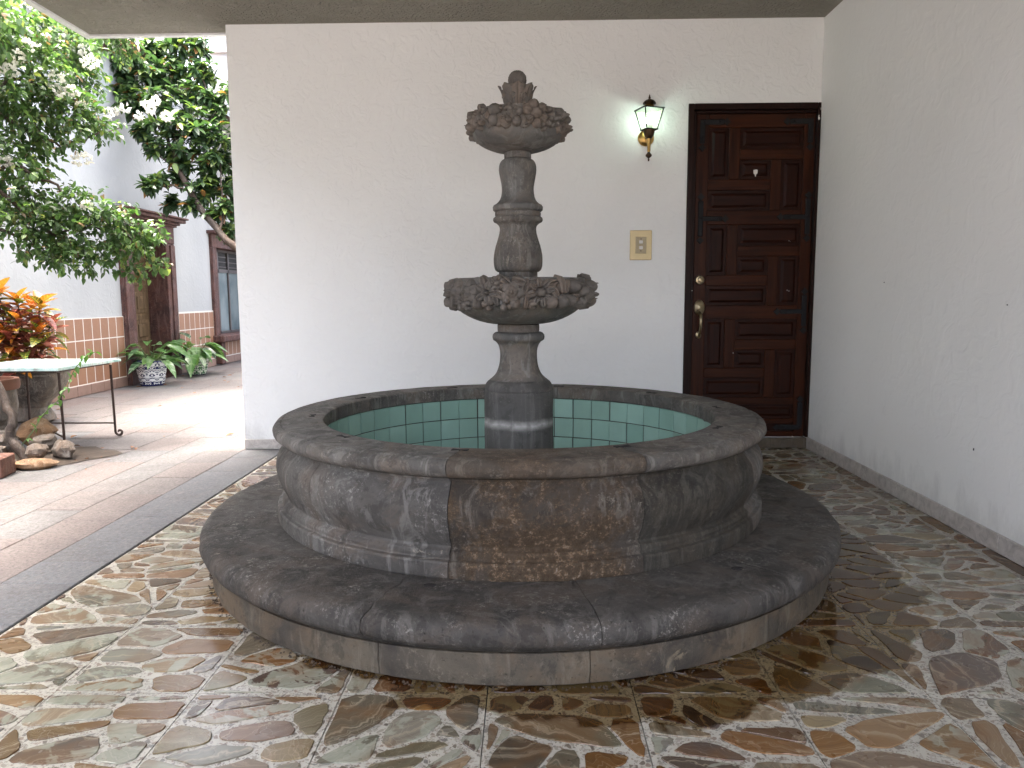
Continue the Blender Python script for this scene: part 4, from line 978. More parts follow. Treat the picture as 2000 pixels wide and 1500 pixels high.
# window
hp('window_jamb', M['redstone'], XH - .25, XH + .045, 10.83, 10.985, .40, 1.70, .006)
hp('window_jamb', M['redstone'], XH - .25, XH + .045, 12.30, 12.45, .40, 1.70, .006)
hp('window_lintel', M['redstone'], XH - .25, XH + .045, 10.83, 12.45, 1.702, 1.89, .006)
hp('cornice', M['redstone'], XH - .02, XH + .12, 10.76, 12.52, 1.892, 1.935, .006)
hp('window_sill', M['redstone'], XH - .25, XH + .17, 10.78, 12.50, .34, .438, .015)
hp('sill_block', M['redstone'], XH + .002, XH + .10, 10.86, 11.00, .02, .338, .01)
hp('sill_block', M['redstone'], XH + .002, XH + .10, 12.1, 12.25, .02, .338, .01)
wf = MB()
for (y0, y1, z0, z1) in ((10.987, 11.02, .44, 1.70), (11.36, 11.40, .44, 1.70), (11.76, 11.80, .44, 1.70), (12.265, 12.298, .44, 1.70), (11.02, 12.265, .44, .475), (11.02, 12.265, 1.36, 1.41), (11.02, 12.265, 1.665, 1.70)):
    wf.box(-.16, -.11, y0 - 8, y1 - 8, z0, z1)
wfo = wf.build('window_frame', M['winframe'], H)
for y0, y1 in ((11.02, 11.36), (11.40, 11.76), (11.80, 12.265)):
    hp('pane', M['frost'], XH - .140, XH - .132, y0, y1, .475, 1.36, 0, wfo)
    hp('pane', M['darkroom'], XH - .150, XH - .142, y0, y1, 1.41, 1.665, 0, wfo)
    for k in range(3): hp('louvre', M['winframe'], XH - .135, XH - .125, y0 + .02, y1 - .02, 1.44 + k * .075, 1.452 + k * .075, 0, wfo)
# eave with curved clay tiles
hp('eave_board', M['redstone'], XH - .30, XH + .16, 2.5, 15.0, HT + .001, HT + .05, .0)
rtm = MB(); V = []; Fc = []
for i, (x, r, z) in enumerate(((-.45, .075, .16), (.26, .095, .0))):
    for rr in (r, r - .016):
        for k in range(9): a = math.pi * k / 8; V.append((x, rr * math.cos(a), z + rr * math.sin(a)))
for k in range(8): Fc += [(k, k + 1, 18 + k + 1, 18 + k), (9 + k, 27 + k, 27 + k + 1, 9 + k + 1), (18 + k, 18 + k + 1, 27 + k + 1, 27 + k), (k, 9 + k, 9 + k + 1, k + 1)]
Fc += [(0, 18, 27, 9), (8, 17, 35, 26)]
rtm = mesh('roof_tile', V, Fc, M['rooftile'], True, 40)
y = 2.7
while y < 14.9: link('roof_tile', rtm, H, loc=(.0, y - 8, HT + .055), rot=(0, R(rn.uniform(-1, 1)), R(rn.uniform(-2, 2)))); y += .20

# ------------------------------------------------------------ foliage tools
def leaf_template(L=1.0, W=.5, nseg=4, fold=.18, droop=.25, tip=1.0, wav=0.0):
    V = []; F = []
    for i in range(nseg + 1):
        u = i / nseg; w = W / 2 * (math.sin(math.pi * u ** .78) ** tip if 0 < u < 1 else 0)
        x = u * L; z = -droop * u * u * L + wav * math.sin(u * 9) * L
        if i in (0, nseg): V.append((x, 0, z))
        else: V += [(x, -w, z + fold * w * 2), (x, 0, z), (x, w, z + fold * w * 2)]
    F += [(0, 1, 2), (0, 2, 3)]
    for i in range(1, nseg - 1):
        a = 1 + (i - 1) * 3; b = a + 3; F += [(a, b, b + 1, a + 1), (a + 1, b + 1, b + 2, a + 2)]
    a = 1 + (nseg - 2) * 3; e = len(V) - 1; F += [(a, e, a + 1), (a + 1, e, a + 2)]
    return np.array(V), F
def frame_from(d, roll):
    d = d / (np.linalg.norm(d) + 1e-9); up = np.array([0, 0, 1.0]); s = np.cross(up, d)
    if np.linalg.norm(s) < 1e-3: s = np.array([1.0, 0, 0])
    s /= np.linalg.norm(s); n = np.cross(d, s); c, q = math.cos(roll), math.sin(roll)
    s2 = c * s + q * n; n2 = -q * s + c * n
    return np.stack([d, s2, n2], 1)
class Leaves:
    def __init__(s): s.L = []
    def add(s, p, d, size, roll, col): s.L.append((np.array(p, float), np.array(d, float), size, roll, col))
    def build(s, name, tpls, mat, parent, nparts, cam=np.array([0, 0, 1.0])):
        L = s.L
        if nparts:
            L = sorted(L, key=lambda l: -(l[2] / np.linalg.norm(l[0] - cam)))
            # spread the single leaves through the crown's near side
            cand = L[:len(L) // 2]; idx = rng.permutation(len(cand))[:nparts]; pick = set(int(i) for i in idx)
            parts = [cand[i] for i in sorted(pick)]; rest = [l for i, l in enumerate(L) if i not in pick]
        else: parts, rest = [], L
        for p, d, sz, roll, col in parts:
            V, F = tpls[int(rng.integers(len(tpls)))]
            me = s_mesh(V, F, mat, col); m3 = frame_from(d, roll) * sz; m4 = Matrix([[*m3[0], p[0]], [*m3[1], p[1]], [*m3[2], p[2]], [0, 0, 0, 1]])
            link('leaf', me, parent, mw=m4)
        VV = []; FF = []; CC = []; base = 0
        for p, d, sz, roll, col in rest:
            V, F = tpls[int(rng.integers(len(tpls)))]; w = V @ (frame_from(d, roll) * sz).T + p; VV.append(w); CC.append(np.tile(col, (len(V), 1)))
            FF += [tuple(i + base for i in f) for f in F]; base += len(V)
        VV = np.concatenate(VV); me = bpy.data.meshes.new(name); me.from_pydata(VV.tolist(), [], FF); me.materials.append(mat)
        a = me.attributes.new('tint', 'FLOAT_COLOR', 'POINT'); a.data.foreach_set('color', np.concatenate(CC).astype(np.float32).ravel())
        me.polygons.foreach_set('use_smooth', [True] * len(me.polygons)); me.update()
        return tag(link(name, me, parent), kind='stuff')
_lc = {}
def s_mesh(V, F, mat, col):
    key = (V.tobytes()[:64], tuple(round(c, 2) for c in col), mat.name)
    if key not in _lc:
        me = mesh('leaf', V.tolist(), F, mat, True); a = me.attributes.new('tint', 'FLOAT_COLOR', 'POINT'); a.data.foreach_set('color', np.tile(col, (len(V), 1)).astype(np.float32).ravel()); _lc[key] = me
    return _lc[key]
def rdir(): v = rng.normal(size=3); return v / np.linalg.norm(v)

# ------------------------------------------------------------ bougainvillea
BG = tag(empty('bougainvillea', (-2.98, 4.36, 0)), 'sprawling white flowering bougainvillea growing from the rocks and arching over the courtyard', 'shrub')
O0 = np.array([-2.98, 4.36, 0.0])
def wp(l): return [tuple(np.array(p) - O0) for p in l]
def wob(pts, n=4, amp=.02):
    out = []
    for a, b in zip(pts, pts[1:]):
        a, b = np.array(a), np.array(b)
        for i in range(n): out.append(a + (b - a) * i / n + rng.normal(size=3) * amp * (1 if i else .3))
    out.append(np.array(pts[-1])); return out
def taper(n, a, b): return [a + (b - a) * i / (n - 1) for i in range(n)]
tr = wob(wp([(-2.98, 4.36, -.02), (-3.03, 4.38, .08), (-3.10, 4.40, .17), (-3.09, 4.42, .30), (-3.17, 4.45, .43), (-3.29, 4.50, .62), (-3.45, 4.5, .9), (-3.62, 4.6, 1.25), (-3.60, 4.8, 1.6), (-3.62, 5.0, 2.0), (-3.7, 5.2, 2.4)]), 3, .008)
b = MB(); b.tube(tr, taper(len(tr), .030, .016), 10); b.build('trunk', M['bark'], BG, True)
brs = [[(-3.60, 4.85, 1.65), (-3.36, 4.8, 1.70), (-3.2, 4.9, 1.51), (-3.1, 5.0, 1.41), (-2.92, 5.1, 1.48), (-2.73, 5.2, 1.42), (-2.62, 5.25, 1.28)],
       [(-3.62, 5.0, 2.0), (-3.41, 5.0, 2.18), (-3.29, 5.1, 2.08), (-3.15, 5.2, 2.01), (-3.0, 5.4, 2.15), (-2.95, 5.6, 2.22)],
       [(-3.7, 5.2, 2.4), (-3.5, 5.4, 2.83), (-3.38, 5.6, 2.75), (-3.2, 5.7, 2.5)],
       [(-3.58, 4.9, 1.7), (-3.31, 4.9, 1.85), (-3.12, 5.0, 1.75), (-3.0, 5.1, 1.62), (-2.85, 5.15, 1.56)],
       [(-3.62, 5.0, 2.0), (-3.4, 5.1, 2.45), (-3.2, 5.3, 2.40), (-3.05, 5.4, 2.28)],
       [(-3.55, 4.75, 1.5), (-3.3, 4.8, 1.42), (-3.12, 4.9, 1.30)]]
for br in brs:
    q = wob(wp(br), 4, .012); b = MB(); b.tube(q, taper(len(q), .016, .004), 7); b.build('branch', M['bark'], BG, True)
CL = [(-3.5, 5.3, 2.8, 0.22), (-3.41, 5.5, 2.93, 0.19), (-3.26, 5.6, 2.79, 0.19), (-3.31, 5.2, 2.57, 0.21), (-3.35, 5.0, 2.32, 0.2), (-3.25, 5.3, 2.4, 0.22), (-3.26, 5.7, 2.61, 0.17), (-3.28, 5.1, 2.17, 0.19), (-3.12, 5.3, 2.23, 0.18), (-3.06, 5.5, 2.25, 0.15), (-3.11, 5.2, 2.04, 0.08), (-3.33, 4.9, 1.97, 0.07), (-3.31, 4.9, 1.80, 0.16), (-3.25, 5.0, 1.68, 0.17), (-3.23, 4.8, 1.49, 0.18), (-3.16, 5.0, 1.54, 0.2), (-3.04, 5.1, 1.62, 0.15), (-3.04, 5.0, 1.41, 0.2), (-2.88, 5.1, 1.55, 0.17), (-2.86, 5.1, 1.36, 0.17), (-2.75, 5.2, 1.47, 0.16), (-2.68, 5.2, 1.36, 0.14), (-3.15, 4.8, 1.33, 0.09), (-3.05, 4.9, 1.27, 0.11), (-2.70, 5.2, 1.19, 0.07), (-2.91, 5.0, 1.24, 0.10), (-2.62, 5.3, 1.46, 0.07), (-2.60, 5.3, 1.25, 0.04),
      (-3.75, 5.2, 2.5, .3), (-3.7, 5.0, 2.1, .25), (-3.75, 5.4, 2.9, .25), (-3.6, 4.8, 1.6, .22), (-3.5, 5.9, 3.0, .25),
      (-3.35, 4.6, 2.75, .28), (-3.55, 4.2, 2.6, .28), (-3.3, 3.8, 2.9, .25), (-3.45, 5.0, 2.75, .25), (-3.40, 5.2, 2.0, .2), (-3.3, 6.2, 3.1, .25), (-3.6, 3.3, 2.9, .25)]  # extra clusters overhead, partly out of view, added to dapple the sunlight
LV = Leaves(); tw = MB()
def bcol():
    r_ = rng.random()
    if r_ < .50: c = np.array([.050, .098, .030])
    elif r_ < .78: c = np.array([.088, .160, .048])
    elif r_ < .93: c = np.array([.16, .245, .075])
    elif r_ < .97: c = np.array([.26, .30, .09])
    else: c = np.array([.24, .15, .07])
    return np.append(c * rng.uniform(.75, 1.25), 1)
for (cx, cy, cz, r) in CL:
    c = np.array([cx, cy, cz]) - O0; n = int(16 + 900 * r * r)
    for k in range(n):
        d = rdir(); p0 = c + d * r * rng.uniform(.0, .65); dd = d * .8 + np.array([.25, -.1, -.15]) + rdir() * .3; dd /= np.linalg.norm(dd)
        ln_ = r * rng.uniform(.6, 1.1); st = max(4, int(ln_ / .020)); p = p0; pts_ = [p0]
        for i in range(st):
            dd = dd + np.array([0, 0, -.055]) + rdir() * .06; dd /= np.linalg.norm(dd); p = p + dd * .020; pts_.append(p)
            sd_ = np.cross(dd, rdir()); sd_ /= np.linalg.norm(sd_) + 1e-9
            ld = sd_ * .9 + dd * .5 + np.array([0, 0, -.45])
            LV.add(p, ld, rng.uniform(.030, .058), rng.uniform(-.7, .7), bcol())
        if k % 2 == 0: tw.tube(pts_[::3] if len(pts_) > 6 else pts_, .0014, 3, False)
tag(tw.build('twigs', M['twig'], BG), kind='stuff')
bt_ = [leaf_template(1, .62, 4, .15, .18, .9), leaf_template(1, .55, 4, .3, .35, 1.0), leaf_template(1, .68, 4, .05, .1, .85)]
LV.build('foliage', bt_, M['leaf'], BG, 240)
FL = [(-3.27, 5.0, 2.54, 0.06), (-3.15, 5.2, 2.45, 0.085), (-3.05, 5.2, 2.38, 0.05), (-3.04, 5.3, 2.31, 0.04), (-3.01, 5.2, 1.93, 0.075), (-3.08, 5.5, 2.65, 0.07), (-3.02, 5.55, 2.31, 0.05), (-3.38, 5.3, 2.98, 0.05), (-3.17, 5.6, 2.77, 0.05), (-3.30, 4.95, 2.44, .06), (-3.22, 5.05, 2.62, .05), (-3.1, 5.15, 2.36, .045), (-2.88, 4.98, 1.60, .03), (-3.3, 4.85, 1.86, .04)]
FL = [(a, b_, c, r * .75) for a, b_, c, r in FL]
pb = [leaf_template(1, .8, 4, .3, .0, .8)]
for (cx, cy, cz, r) in FL:
    b = MB()
    for k in range(int(16 + 260 * r)):
        d = rdir(); c = np.array([cx, cy, cz]) - O0 + d * r * rng.uniform(.5, 1) * np.array([1.15, 1, .85]); V, F = pb[0]
        for q in range(3):
            dd = d + rdir() * .7; w = V @ (frame_from(dd, rng.uniform(0, 6)) * rng.uniform(.018, .028)).T + c; b.add(w.tolist(), F)
    b.build('flower_cluster', M['bract'], BG)
# loose shoot climbing past the table
q = wob(wp([(-3.12, 4.5, .08), (-3.01, 4.55, .26), (-2.92, 4.55, .34), (-2.83, 4.55, .45), (-2.76, 4.55, .58), (-2.71, 4.55, .64), (-2.64, 4.55, .665)]), 3, .006)
sh = MB(); sh.tube(q, taper(len(q), .004, .0015), 5); so_ = sh.build('shoot', M['gtwig'], BG)
LS = Leaves()
for i, p in enumerate(q):
    for k in range(2): LS.add(p, rdir() * .8 + np.array([.2, -.1, -.5 if k else .4]), rng.uniform(.025, .05), rng.uniform(-.5, .5), np.array([.09, .19, .04, 1]))
for l in LS.L:
    V, F = bt_[1]; m3 = frame_from(l[1], l[3]) * l[2]; link('leaf', s_mesh(V, F, M['leaf'], l[4]), so_, mw=Matrix([[*m3[0], l[0][0]], [*m3[1], l[0][1]], [*m3[2], l[0][2]], [0, 0, 0, 1]]))

# ------------------------------------------------------------ magnolia
MG = tag(empty('magnolia_tree', (-2.75, 8.1, 0)), 'glossy dark leaved magnolia leaning out from behind the white wall corner', 'tree')
O0 = np.array([-2.75, 8.1, 0.0])
tr = wob(wp([(-2.75, 8.1, 0), (-2.74, 8.12, .5), (-2.80, 8.15, 1.0), (-2.92, 8.2, 1.30), (-3.09, 8.2, 1.49), (-3.29, 8.2, 1.66), (-3.48, 8.25, 1.88), (-3.65, 8.3, 2.13), (-3.80, 8.35, 2.41), (-3.86, 8.4, 2.61)]), 3, .008)
b = MB(); b.tube(tr, taper(len(tr), .055, .024), 10); b.build('trunk', M['bark'], MG, True)
for br, r0 in (([(-3.86, 8.4, 2.61), (-4.04, 8.5, 2.85), (-4.15, 8.6, 3.03), (-4.3, 8.7, 3.4), (-4.44, 8.8, 3.6)], .02), ([(-3.86, 8.4, 2.61), (-3.79, 8.4, 2.75), (-3.64, 8.5, 2.95), (-3.55, 8.6, 3.25), (-3.6, 8.7, 3.6)], .02), ([(-3.64, 8.5, 2.9), (-3.5, 8.5, 2.9), (-3.38, 8.5, 3.0)], .012),
               ([(-3.65, 8.3, 2.13), (-3.75, 8.25, 2.16), (-3.90, 8.2, 2.17), (-4.0, 8.15, 2.2)], .013), ([(-4.04, 8.5, 2.85), (-4.0, 8.6, 3.2), (-4.03, 8.8, 3.6)], .014), ([(-3.29, 8.2, 1.66), (-3.3, 8.3, 2.0), (-3.35, 8.4, 2.5)], .016), ([(-3.8, 8.35, 2.41), (-3.95, 8.3, 2.5), (-4.1, 8.3, 2.7)], .010)):
    q = wob(wp(br), 4, .012); b = MB(); b.tube(q, taper(len(q), r0, r0 * .3), 7); b.build('branch', M['bark'], MG, True)
CL = [(-4.53, 8.6, 3.58, 0.18), (-4.43, 8.8, 3.7, 0.21), (-4.24, 8.9, 3.81, 0.21), (-4.0, 8.9, 3.83, 0.21), (-3.7, 8.8, 3.8, 0.18), (-4.41, 8.6, 3.37, 0.18), (-4.16, 8.7, 3.44, 0.21), (-3.95, 8.8, 3.53, 0.19), (-3.64, 8.7, 3.49, 0.17), (-4.26, 8.5, 3.12, 0.2), (-3.97, 8.5, 3.12, 0.2), (-3.73, 8.6, 3.19, 0.2), (-3.53, 8.6, 3.19, 0.12), (-4.33, 8.5, 3.12, 0.12), (-3.86, 8.4, 2.85, 0.22), (-3.6, 8.4, 2.82, 0.22), (-3.38, 8.4, 2.77, 0.17), (-4.15, 8.3, 2.78, 0.12), (-4.02, 8.3, 2.60, 0.13), (-3.79, 8.4, 2.55, 0.2), (-3.51, 8.4, 2.5, 0.22), (-3.35, 8.5, 2.51, 0.14), (-3.93, 8.2, 2.25, 0.09), (-3.83, 8.4, 2.30, 0.11), (-3.53, 8.4, 2.19, 0.21), (-3.34, 8.5, 2.18, 0.17), (-3.61, 8.3, 1.98, 0.10), (-3.33, 8.3, 1.90, 0.17), (-3.96, 8.5, 2.06, 0.09), (-3.26, 8.3, 1.71, 0.08), (-4.0, 8.1, 2.18, 0.05), (-3.45, 8.6, 3.0, 0.13), (-3.2, 8.6, 2.3, .2), (-3.15, 8.6, 2.7, .25), (-3.2, 8.7, 3.2, .25), (-3.1, 8.5, 1.95, .18)]
LV = Leaves(); tw = MB()
for (cx, cy, cz, r) in CL:
    c = np.array([cx, cy, cz]) - O0; n = int(7 + 480 * r * r)
    for k in range(n):
        d = rdir(); tip = c + d * r * rng.uniform(.2, 1); ax_ = d * .6 + np.array([0, -.2, .3]) + rdir() * .3; ax_ /= np.linalg.norm(ax_)
        tw.tube([c + (tip - c) * .2, tip], [.004, .003], 4, False)
        nl = int(rng.integers(6, 11)); brown = rng.random()
        for i in range(nl):
            a = i * 2.4; s1 = np.cross(ax_, [.3, .2, 1]); s1 /= np.linalg.norm(s1); s2 = np.cross(ax_, s1)
            ld = ax_ * rng.uniform(.1, .8) + s1 * math.cos(a) + s2 * math.sin(a) + np.array([0, 0, -.25])
            r_ = rng.random()
            if r_ < .60: cc = np.array([.034, .066, .028])
            elif r_ < .84: cc = np.array([.066, .115, .040])
            elif r_ < .97: cc = np.array([.14, .20, .05])
            else: cc = np.array([.22, .11, .04])
            LV.add(tip - ax_ * i * .006, ld, rng.uniform(.08, .135), rng.uniform(-.5, .5), np.append(cc * rng.uniform(.8, 1.25), 1))
tag(tw.build('twigs', M['bark'], MG), kind='stuff')
mt_ = [leaf_template(1, .46, 4, .2, .15, .8), leaf_template(1, .50, 4, .12, .3, .8), leaf_template(1, .42, 4, .3, .05, .8)]
LV.build('foliage', mt_, M['leaf'], MG, 280)
for p in ((-4.02, 8.2, 3.02), (-3.95, 8.15, 2.96), (-4.35, 8.15, 2.95), (-3.79, 8.15, 2.89), (-4.08, 8.15, 2.90), (-4.22, 8.15, 2.98), (-3.90, 8.15, 3.05)):
    b = MB(); c = np.array(p) - O0
    for k in range(24):
        V, F = leaf_template(1, .8, 4, .3, .1, .8); d = rdir(); w = V @ (frame_from(d, rng.uniform(0, 6)) * .045).T + c + d * .02; b.add(w.tolist(), F)
    b.build('blossom', M['bract'], MG)

# ------------------------------------------------------------ pots, planter, croton
def leafy(root, mats, n, rad, zb, Lr, Wf, zr=.35, up=.9, seed=1, droop=.5, center=(0, 0)):
    rr = random.Random(seed); tpl = []
    for i in range(3):
        V, F = leaf_template(1, Wf, 6, .16, droop * (.6 + .4 * i), .75); tpl.append((V, F))
    me = {}
    for k in range(n):
        a = k * 2.399 + rr.uniform(-.3, .3); e = rr.uniform(.15, 1.0); L = rr.uniform(*Lr)
        base = np.array([center[0] + rad * .25 * math.cos(a), center[1] + rad * .25 * math.sin(a), zb])
        d = np.array([math.cos(a) * (1.15 - e * .9), math.sin(a) * (1.15 - e * .9), e * up])
        d /= np.linalg.norm(d); hgt = zr * rr.uniform(.25, 1.0)
        stem_end = base + d * hgt; mt = mats[k % len(mats)]; ti = rr.randrange(3)
        ld = np.array([math.cos(a), math.sin(a), rr.uniform(-.25, .75) * e]); 
        key = (ti, mt.name)
        if key not in me: me[key] = mesh('leaf_blade', (tpl[ti][0] * .16).tolist(), tpl[ti][1], mt, True)
        m3 = frame_from(ld, rr.uniform(-.5, .5)) * (L / .16)
        o = link('leaf', me[key], root, mw=Matrix([[*m3[0], stem_end[0]], [*m3[1], stem_end[1]], [*m3[2], stem_end[2]], [0, 0, 0, 1]]))
        b = MB(); b.tube([base, base + (stem_end - base) * .6 + np.array([0, 0, .01]), stem_end], [.004, .0035, .003], 5, False); b.build('stalk', M['gtwig'], root)
def talavera(name, bg, fg, scale, zlo=None, zhi=None, dark2=None):
    t = NT(name); c = t.n('TexCoord').outputs['Object']; s = t.n('SeparateXYZ', {0: c})
    an = t.math('ARCTAN2', s.outputs[1], s.outputs[0])
    u = t.math('MULTIPLY', an, 1.0); uu = t.math('PINGPONG', t.math('ADD', u, 3.2), .36); v = t.math('MULTIPLY', s.outputs[2], 6.5)
    vec = t.n('CombineXYZ', {0: uu, 1: v, 2: 0.0}).outputs[0]
    n1 = t.n('TexNoise', {'Vector': vec, 'Scale': scale, 'Detail': 0.0, 'Distortion': 2.4}).outputs['Fac']
    w = t.math('SINE', t.math('MULTIPLY', n1, 26.0)); f = t.math('GREATER_THAN', w, .15)
    n2 = t.n('TexNoise', {'Vector': vec, 'Scale': scale * .7, 'Detail': 1.0, 'Distortion': 1.0}).outputs['Fac']
    f = t.math('MULTIPLY', f, t.math('GREATER_THAN', n2, .42))
    col = t.mix(f, bg, fg)
    if dark2: col = t.mix(t.math('GREATER_THAN', t.n('TexNoise', {'Vector': vec, 'Scale': 5.0, 'Detail': 0.0}).outputs['Fac'], .55), col, dark2)
    for lim, op in ((zlo, 'LESS_THAN'), (zhi, 'GREATER_THAN')):
        if lim is not None: col = t.mix(t.math(op, s.outputs[2], lim), col, fg)
    return t.finish(color=col, rough=.22, spec=.6)
M['tal1'] = talavera('blue_white_glazed_pot', (.72, .74, .76), (.012, .018, .085), 1.5, .018, .272)
M['tal2'] = talavera('navy_green_glazed_pot', (.60, .66, .56), (.010, .012, .045), 2.0, .012, .215, (.05, .16, .06))
def pot(root, mat, r0, r1, h, rimh=.03):
    b = MB(); b.lathe([(r0 * .96, 0), (r0, .004), (r0 + (r1 - r0) * .9, h - rimh), (r1 * 1.0, h - rimh * .9), (r1 * 1.04, h - rimh * .3), (r1 * 1.0, h), (r1 * .90, h), (r1 * .86, h - .03)], 40); b.build('pot', mat, root, True, 35)
    b = MB(); b.lathe([(r1 * .86, h - .045), (r1 * .86, h - .028), (.001, h - .022)], 24); b.build('soil', M['soil'], root)
P1 = tag(empty('potted_plant', (-4.27, 8.46, 0), .3), 'broad leaved green plant in blue and white scroll patterned pot before the old door', 'potted plant', 'glazed pots by the house')
pot(P1, M['tal1'], .125, .178, .285)
leafy(P1, [M['pot_leaf'], M['pot_leaf2'], M['pot_leaf']], 34, .12, .25, (.15, .26), .44, .26, .9, 5)
P2 = tag(empty('potted_plant', (-4.256, 9.60, 0), 1.3), 'pale leaved plant in dark navy rimmed green floral pot right of the old door', 'potted plant', 'glazed pots by the house')
pot(P2, M['tal2'], .112, .170, .27)
leafy(P2, [M['pot_leaf'], M['pot_leaf'], M['pot_leaf2']], 36, .12, .24, (.18, .32), .46, .26, .95, 9, .6)

# carved stone trough with the croton
TR = tag(empty('stone_trough', (-3.98, 5.95, 0)), 'carved grey stone planter trough with tapering curved base beneath the croton', 'planter')
prof = [(.10, 0), (.13, .02), (.12, .06), (.09, .12), (.11, .17), (.16, .22), (.20, .29), (.225, .36), (.23, .40), (.245, .415), (.245, .465), (.235, .47), (.20, .47), (.19, .42)]
b = MB(); nn = 32; V = []; Fc = []
for r, z in prof:
    for k in range(nn):
        a = 2 * math.pi * k / nn; c_, s_ = math.cos(a), math.sin(a); q = (abs(c_) ** 4 + abs(s_) ** 4) ** -.25
        V.append((r * q * c_ * 1.15, r * q * s_ * .75, z))
for i in range(len(prof) - 1):
    for k in range(nn): k2 = (k + 1) % nn; Fc.append((i * nn + k, i * nn + k2, (i + 1) * nn + k2, (i + 1) * nn + k))
Fc.append(tuple(range(nn))[::-1]); b.add(V, Fc); b.build('trough', M['concrete'], TR, True, 35)
b = MB(); b.box(-.2, .2, -.13, .13, .40, .435); b.build('soil', M['soil'], TR)
b = MB(); discy(b, .03, -.165, .27, [(.045, 0), (.045, .010), (.036, .014), (.034, .008), (.020, .006), (.016, .014), (.004, .016)], 20); b.build('carved_medallion', M['concrete'], TR, True, 40)
b = MB(); b.box(-.27, .27, -.188, -.180, .385, .395, .002); b.build('carved_band', M['concrete'], TR)
CR = tag(empty('croton', (-3.98, 5.95, .43)), 'croton shrub with orange yellow and burgundy leaves growing in the stone trough', 'shrub')
tips = [(-4.1, 5.8, 1.04), (-3.98, 5.85, .99), (-3.80, 5.85, .95), (-4.16, 5.8, .84), (-3.92, 5.75, .84), (-3.80, 5.8, .76), (-4.05, 5.75, .76), (-3.87, 5.75, .66), (-4.12, 5.75, .64), (-3.78, 5.82, .64), (-4.2, 5.9, 1.02), (-3.97, 5.72, .70), (-4.24, 5.9, .9), (-4.0, 6.05, .95), (-4.2, 5.75, .58), (-3.95, 5.72, .56), (-3.85, 6.05, .8)]
cv = [leaf_template(1, .46, 6, .22, .30, .7), leaf_template(1, .50, 6, .15, .5, .7), leaf_template(1, .42, 6, .25, .12, .7)]
cm = {}
for i, tpt in enumerate(tips):
    tp = np.array(tpt) - np.array([-3.98, 5.95, .43]); b = MB(); b.tube([(tp[0] * .2, tp[1] * .2, -.02), (tp[0] * .6, tp[1] * .6, tp[2] * .5), tuple(tp)], [.009, .007, .005], 6); b.build('stem', M['twig'], CR)
    hot = tpt[2] > .9 or i in (5,)
    for k in range(17):
        a = k * 2.399; e = 1.25 - k * .11; tt = rng.random()
        if hot: mt = 'croton_hot' if (k < 9 and tt < .85) else ('croton_red' if tt < .8 else 'croton_grn')
        else: mt = 'croton_red' if tt < .62 else ('croton_grn' if tt < .85 else 'croton_hot')
        q = int(rng.integers(3)); key = (q, mt)
        if key not in cm: cm[key] = mesh('croton_leaf', (cv[q][0] * .15).tolist(), cv[q][1], M[mt], True)
        d = np.array([math.cos(a), math.sin(a), e]); m3 = frame_from(d, rng.uniform(-.3, .3)) * rng.uniform(.75, 1.15); pp = tp - np.array([0, 0, .008 * k])
        link('leaf', cm[key], CR, mw=Matrix([[*m3[0], pp[0]], [*m3[1], pp[1]], [*m3[2], pp[2]], [0, 0, 0, 1]]))
# grey pot with terracotta collar at the left edge
GP = tag(empty('round_planter', (-3.80, 5.22, 0)), 'round grey stone pot with a terracotta rim at the left edge beside the table', 'planter')
b = MB(); b.lathe([(.11, 0), (.135, .02), (.135, .05), (.10, .075), (.10, .10), (.15, .15), (.165, .24), (.160, .35)], 36); b.build('body', M['concrete'], GP, True, 35)
b = MB(); b.lathe([(.165, .351), (.178, .356), (.185, .38), (.185, .42), (.178, .43), (.150, .43), (.145, .40)], 36); b.build('collar', M['clay'], GP, True, 35)
b = MB(); b.lathe([(.144, .37), (.144, .395), (.002, .40)], 24); b.build('soil', M['soil'], GP)

# ------------------------------------------------------------ iron table
TB = tag(empty('garden_table', (-3.30, 5.03, 0)), 'low garden table with worn pale turquoise top on thin rusty scroll footed iron legs', 'table')
def mat_tabletop():
    t = NT('worn_turquoise_paint'); c = t.coord(rand=False)
    n = t.noise(c, 9, 6, .7, .5); n2 = t.noise(t.n('Mapping', {'Vector': c, 'Scale': (3, 14, 1)}).outputs[0], 4, 5, .7)
    col = t.ramp(n, [(.34, (.20, .38, .35)), (.48, (.46, .62, .58)), (.60, (.62, .66, .62)), (.72, (.30, .24, .20))])
    col = t.mix(t.math('MULTIPLY', t.ramp(n2, [(.56, 0), (.64, 1)]), .7), col, (.20, .17, .15))
    return t.finish(color=col, rough=.45, normal=t.bump(n, .3, .003))
b = MB(); pts4 = [(-.36, -.355), (.34, -.355), (.36, .36), (-.34, .37)]
b.add([(x, yy, z) for z in (.538, .556) for x, yy in pts4], [(3, 2, 1, 0), (4, 5, 6, 7), (0, 1, 5, 4), (1, 2, 6, 5), (2, 3, 7, 6), (3, 0, 4, 7)]); b.build('tabletop', mat_tabletop(), TB)
b = MB()
for a, c in (((-.31, -.30), (.29, -.30)), ((.29, -.30), (.31, .28)), ((.31, .28), (-.30, .29)), ((-.30, .29), (-.31, -.30))): b.tube([(a[0], a[1], .529), (c[0], c[1], .529)], .0085, 4)
b.build('apron', M['rustiron'], TB)
legs = [(.30, -.28, 1), (.33, .27, 1), (-.28, .27, -1), (-.30, -.28, -1)]
for (x, yy, sg) in legs:
    b = MB(); pp = [(x, yy, .520), (x + .004 * sg, yy, .10)]
    # scroll foot curling outward
    cxs = x + .004 * sg + .030 * sg; 
    for k in range(0, 22):
        th_ = math.pi + k * .30; rr = .030 - .0012 * k
        pp.append((cxs + sg * rr * math.cos(th_), yy, .036 - rr * abs(1) * -math.sin(th_) if False else .036 + rr * math.sin(th_)))
    b.tube(pp, [.0085] * len(pp), 6); b.build('leg', M['rustiron'], TB, True, 50)
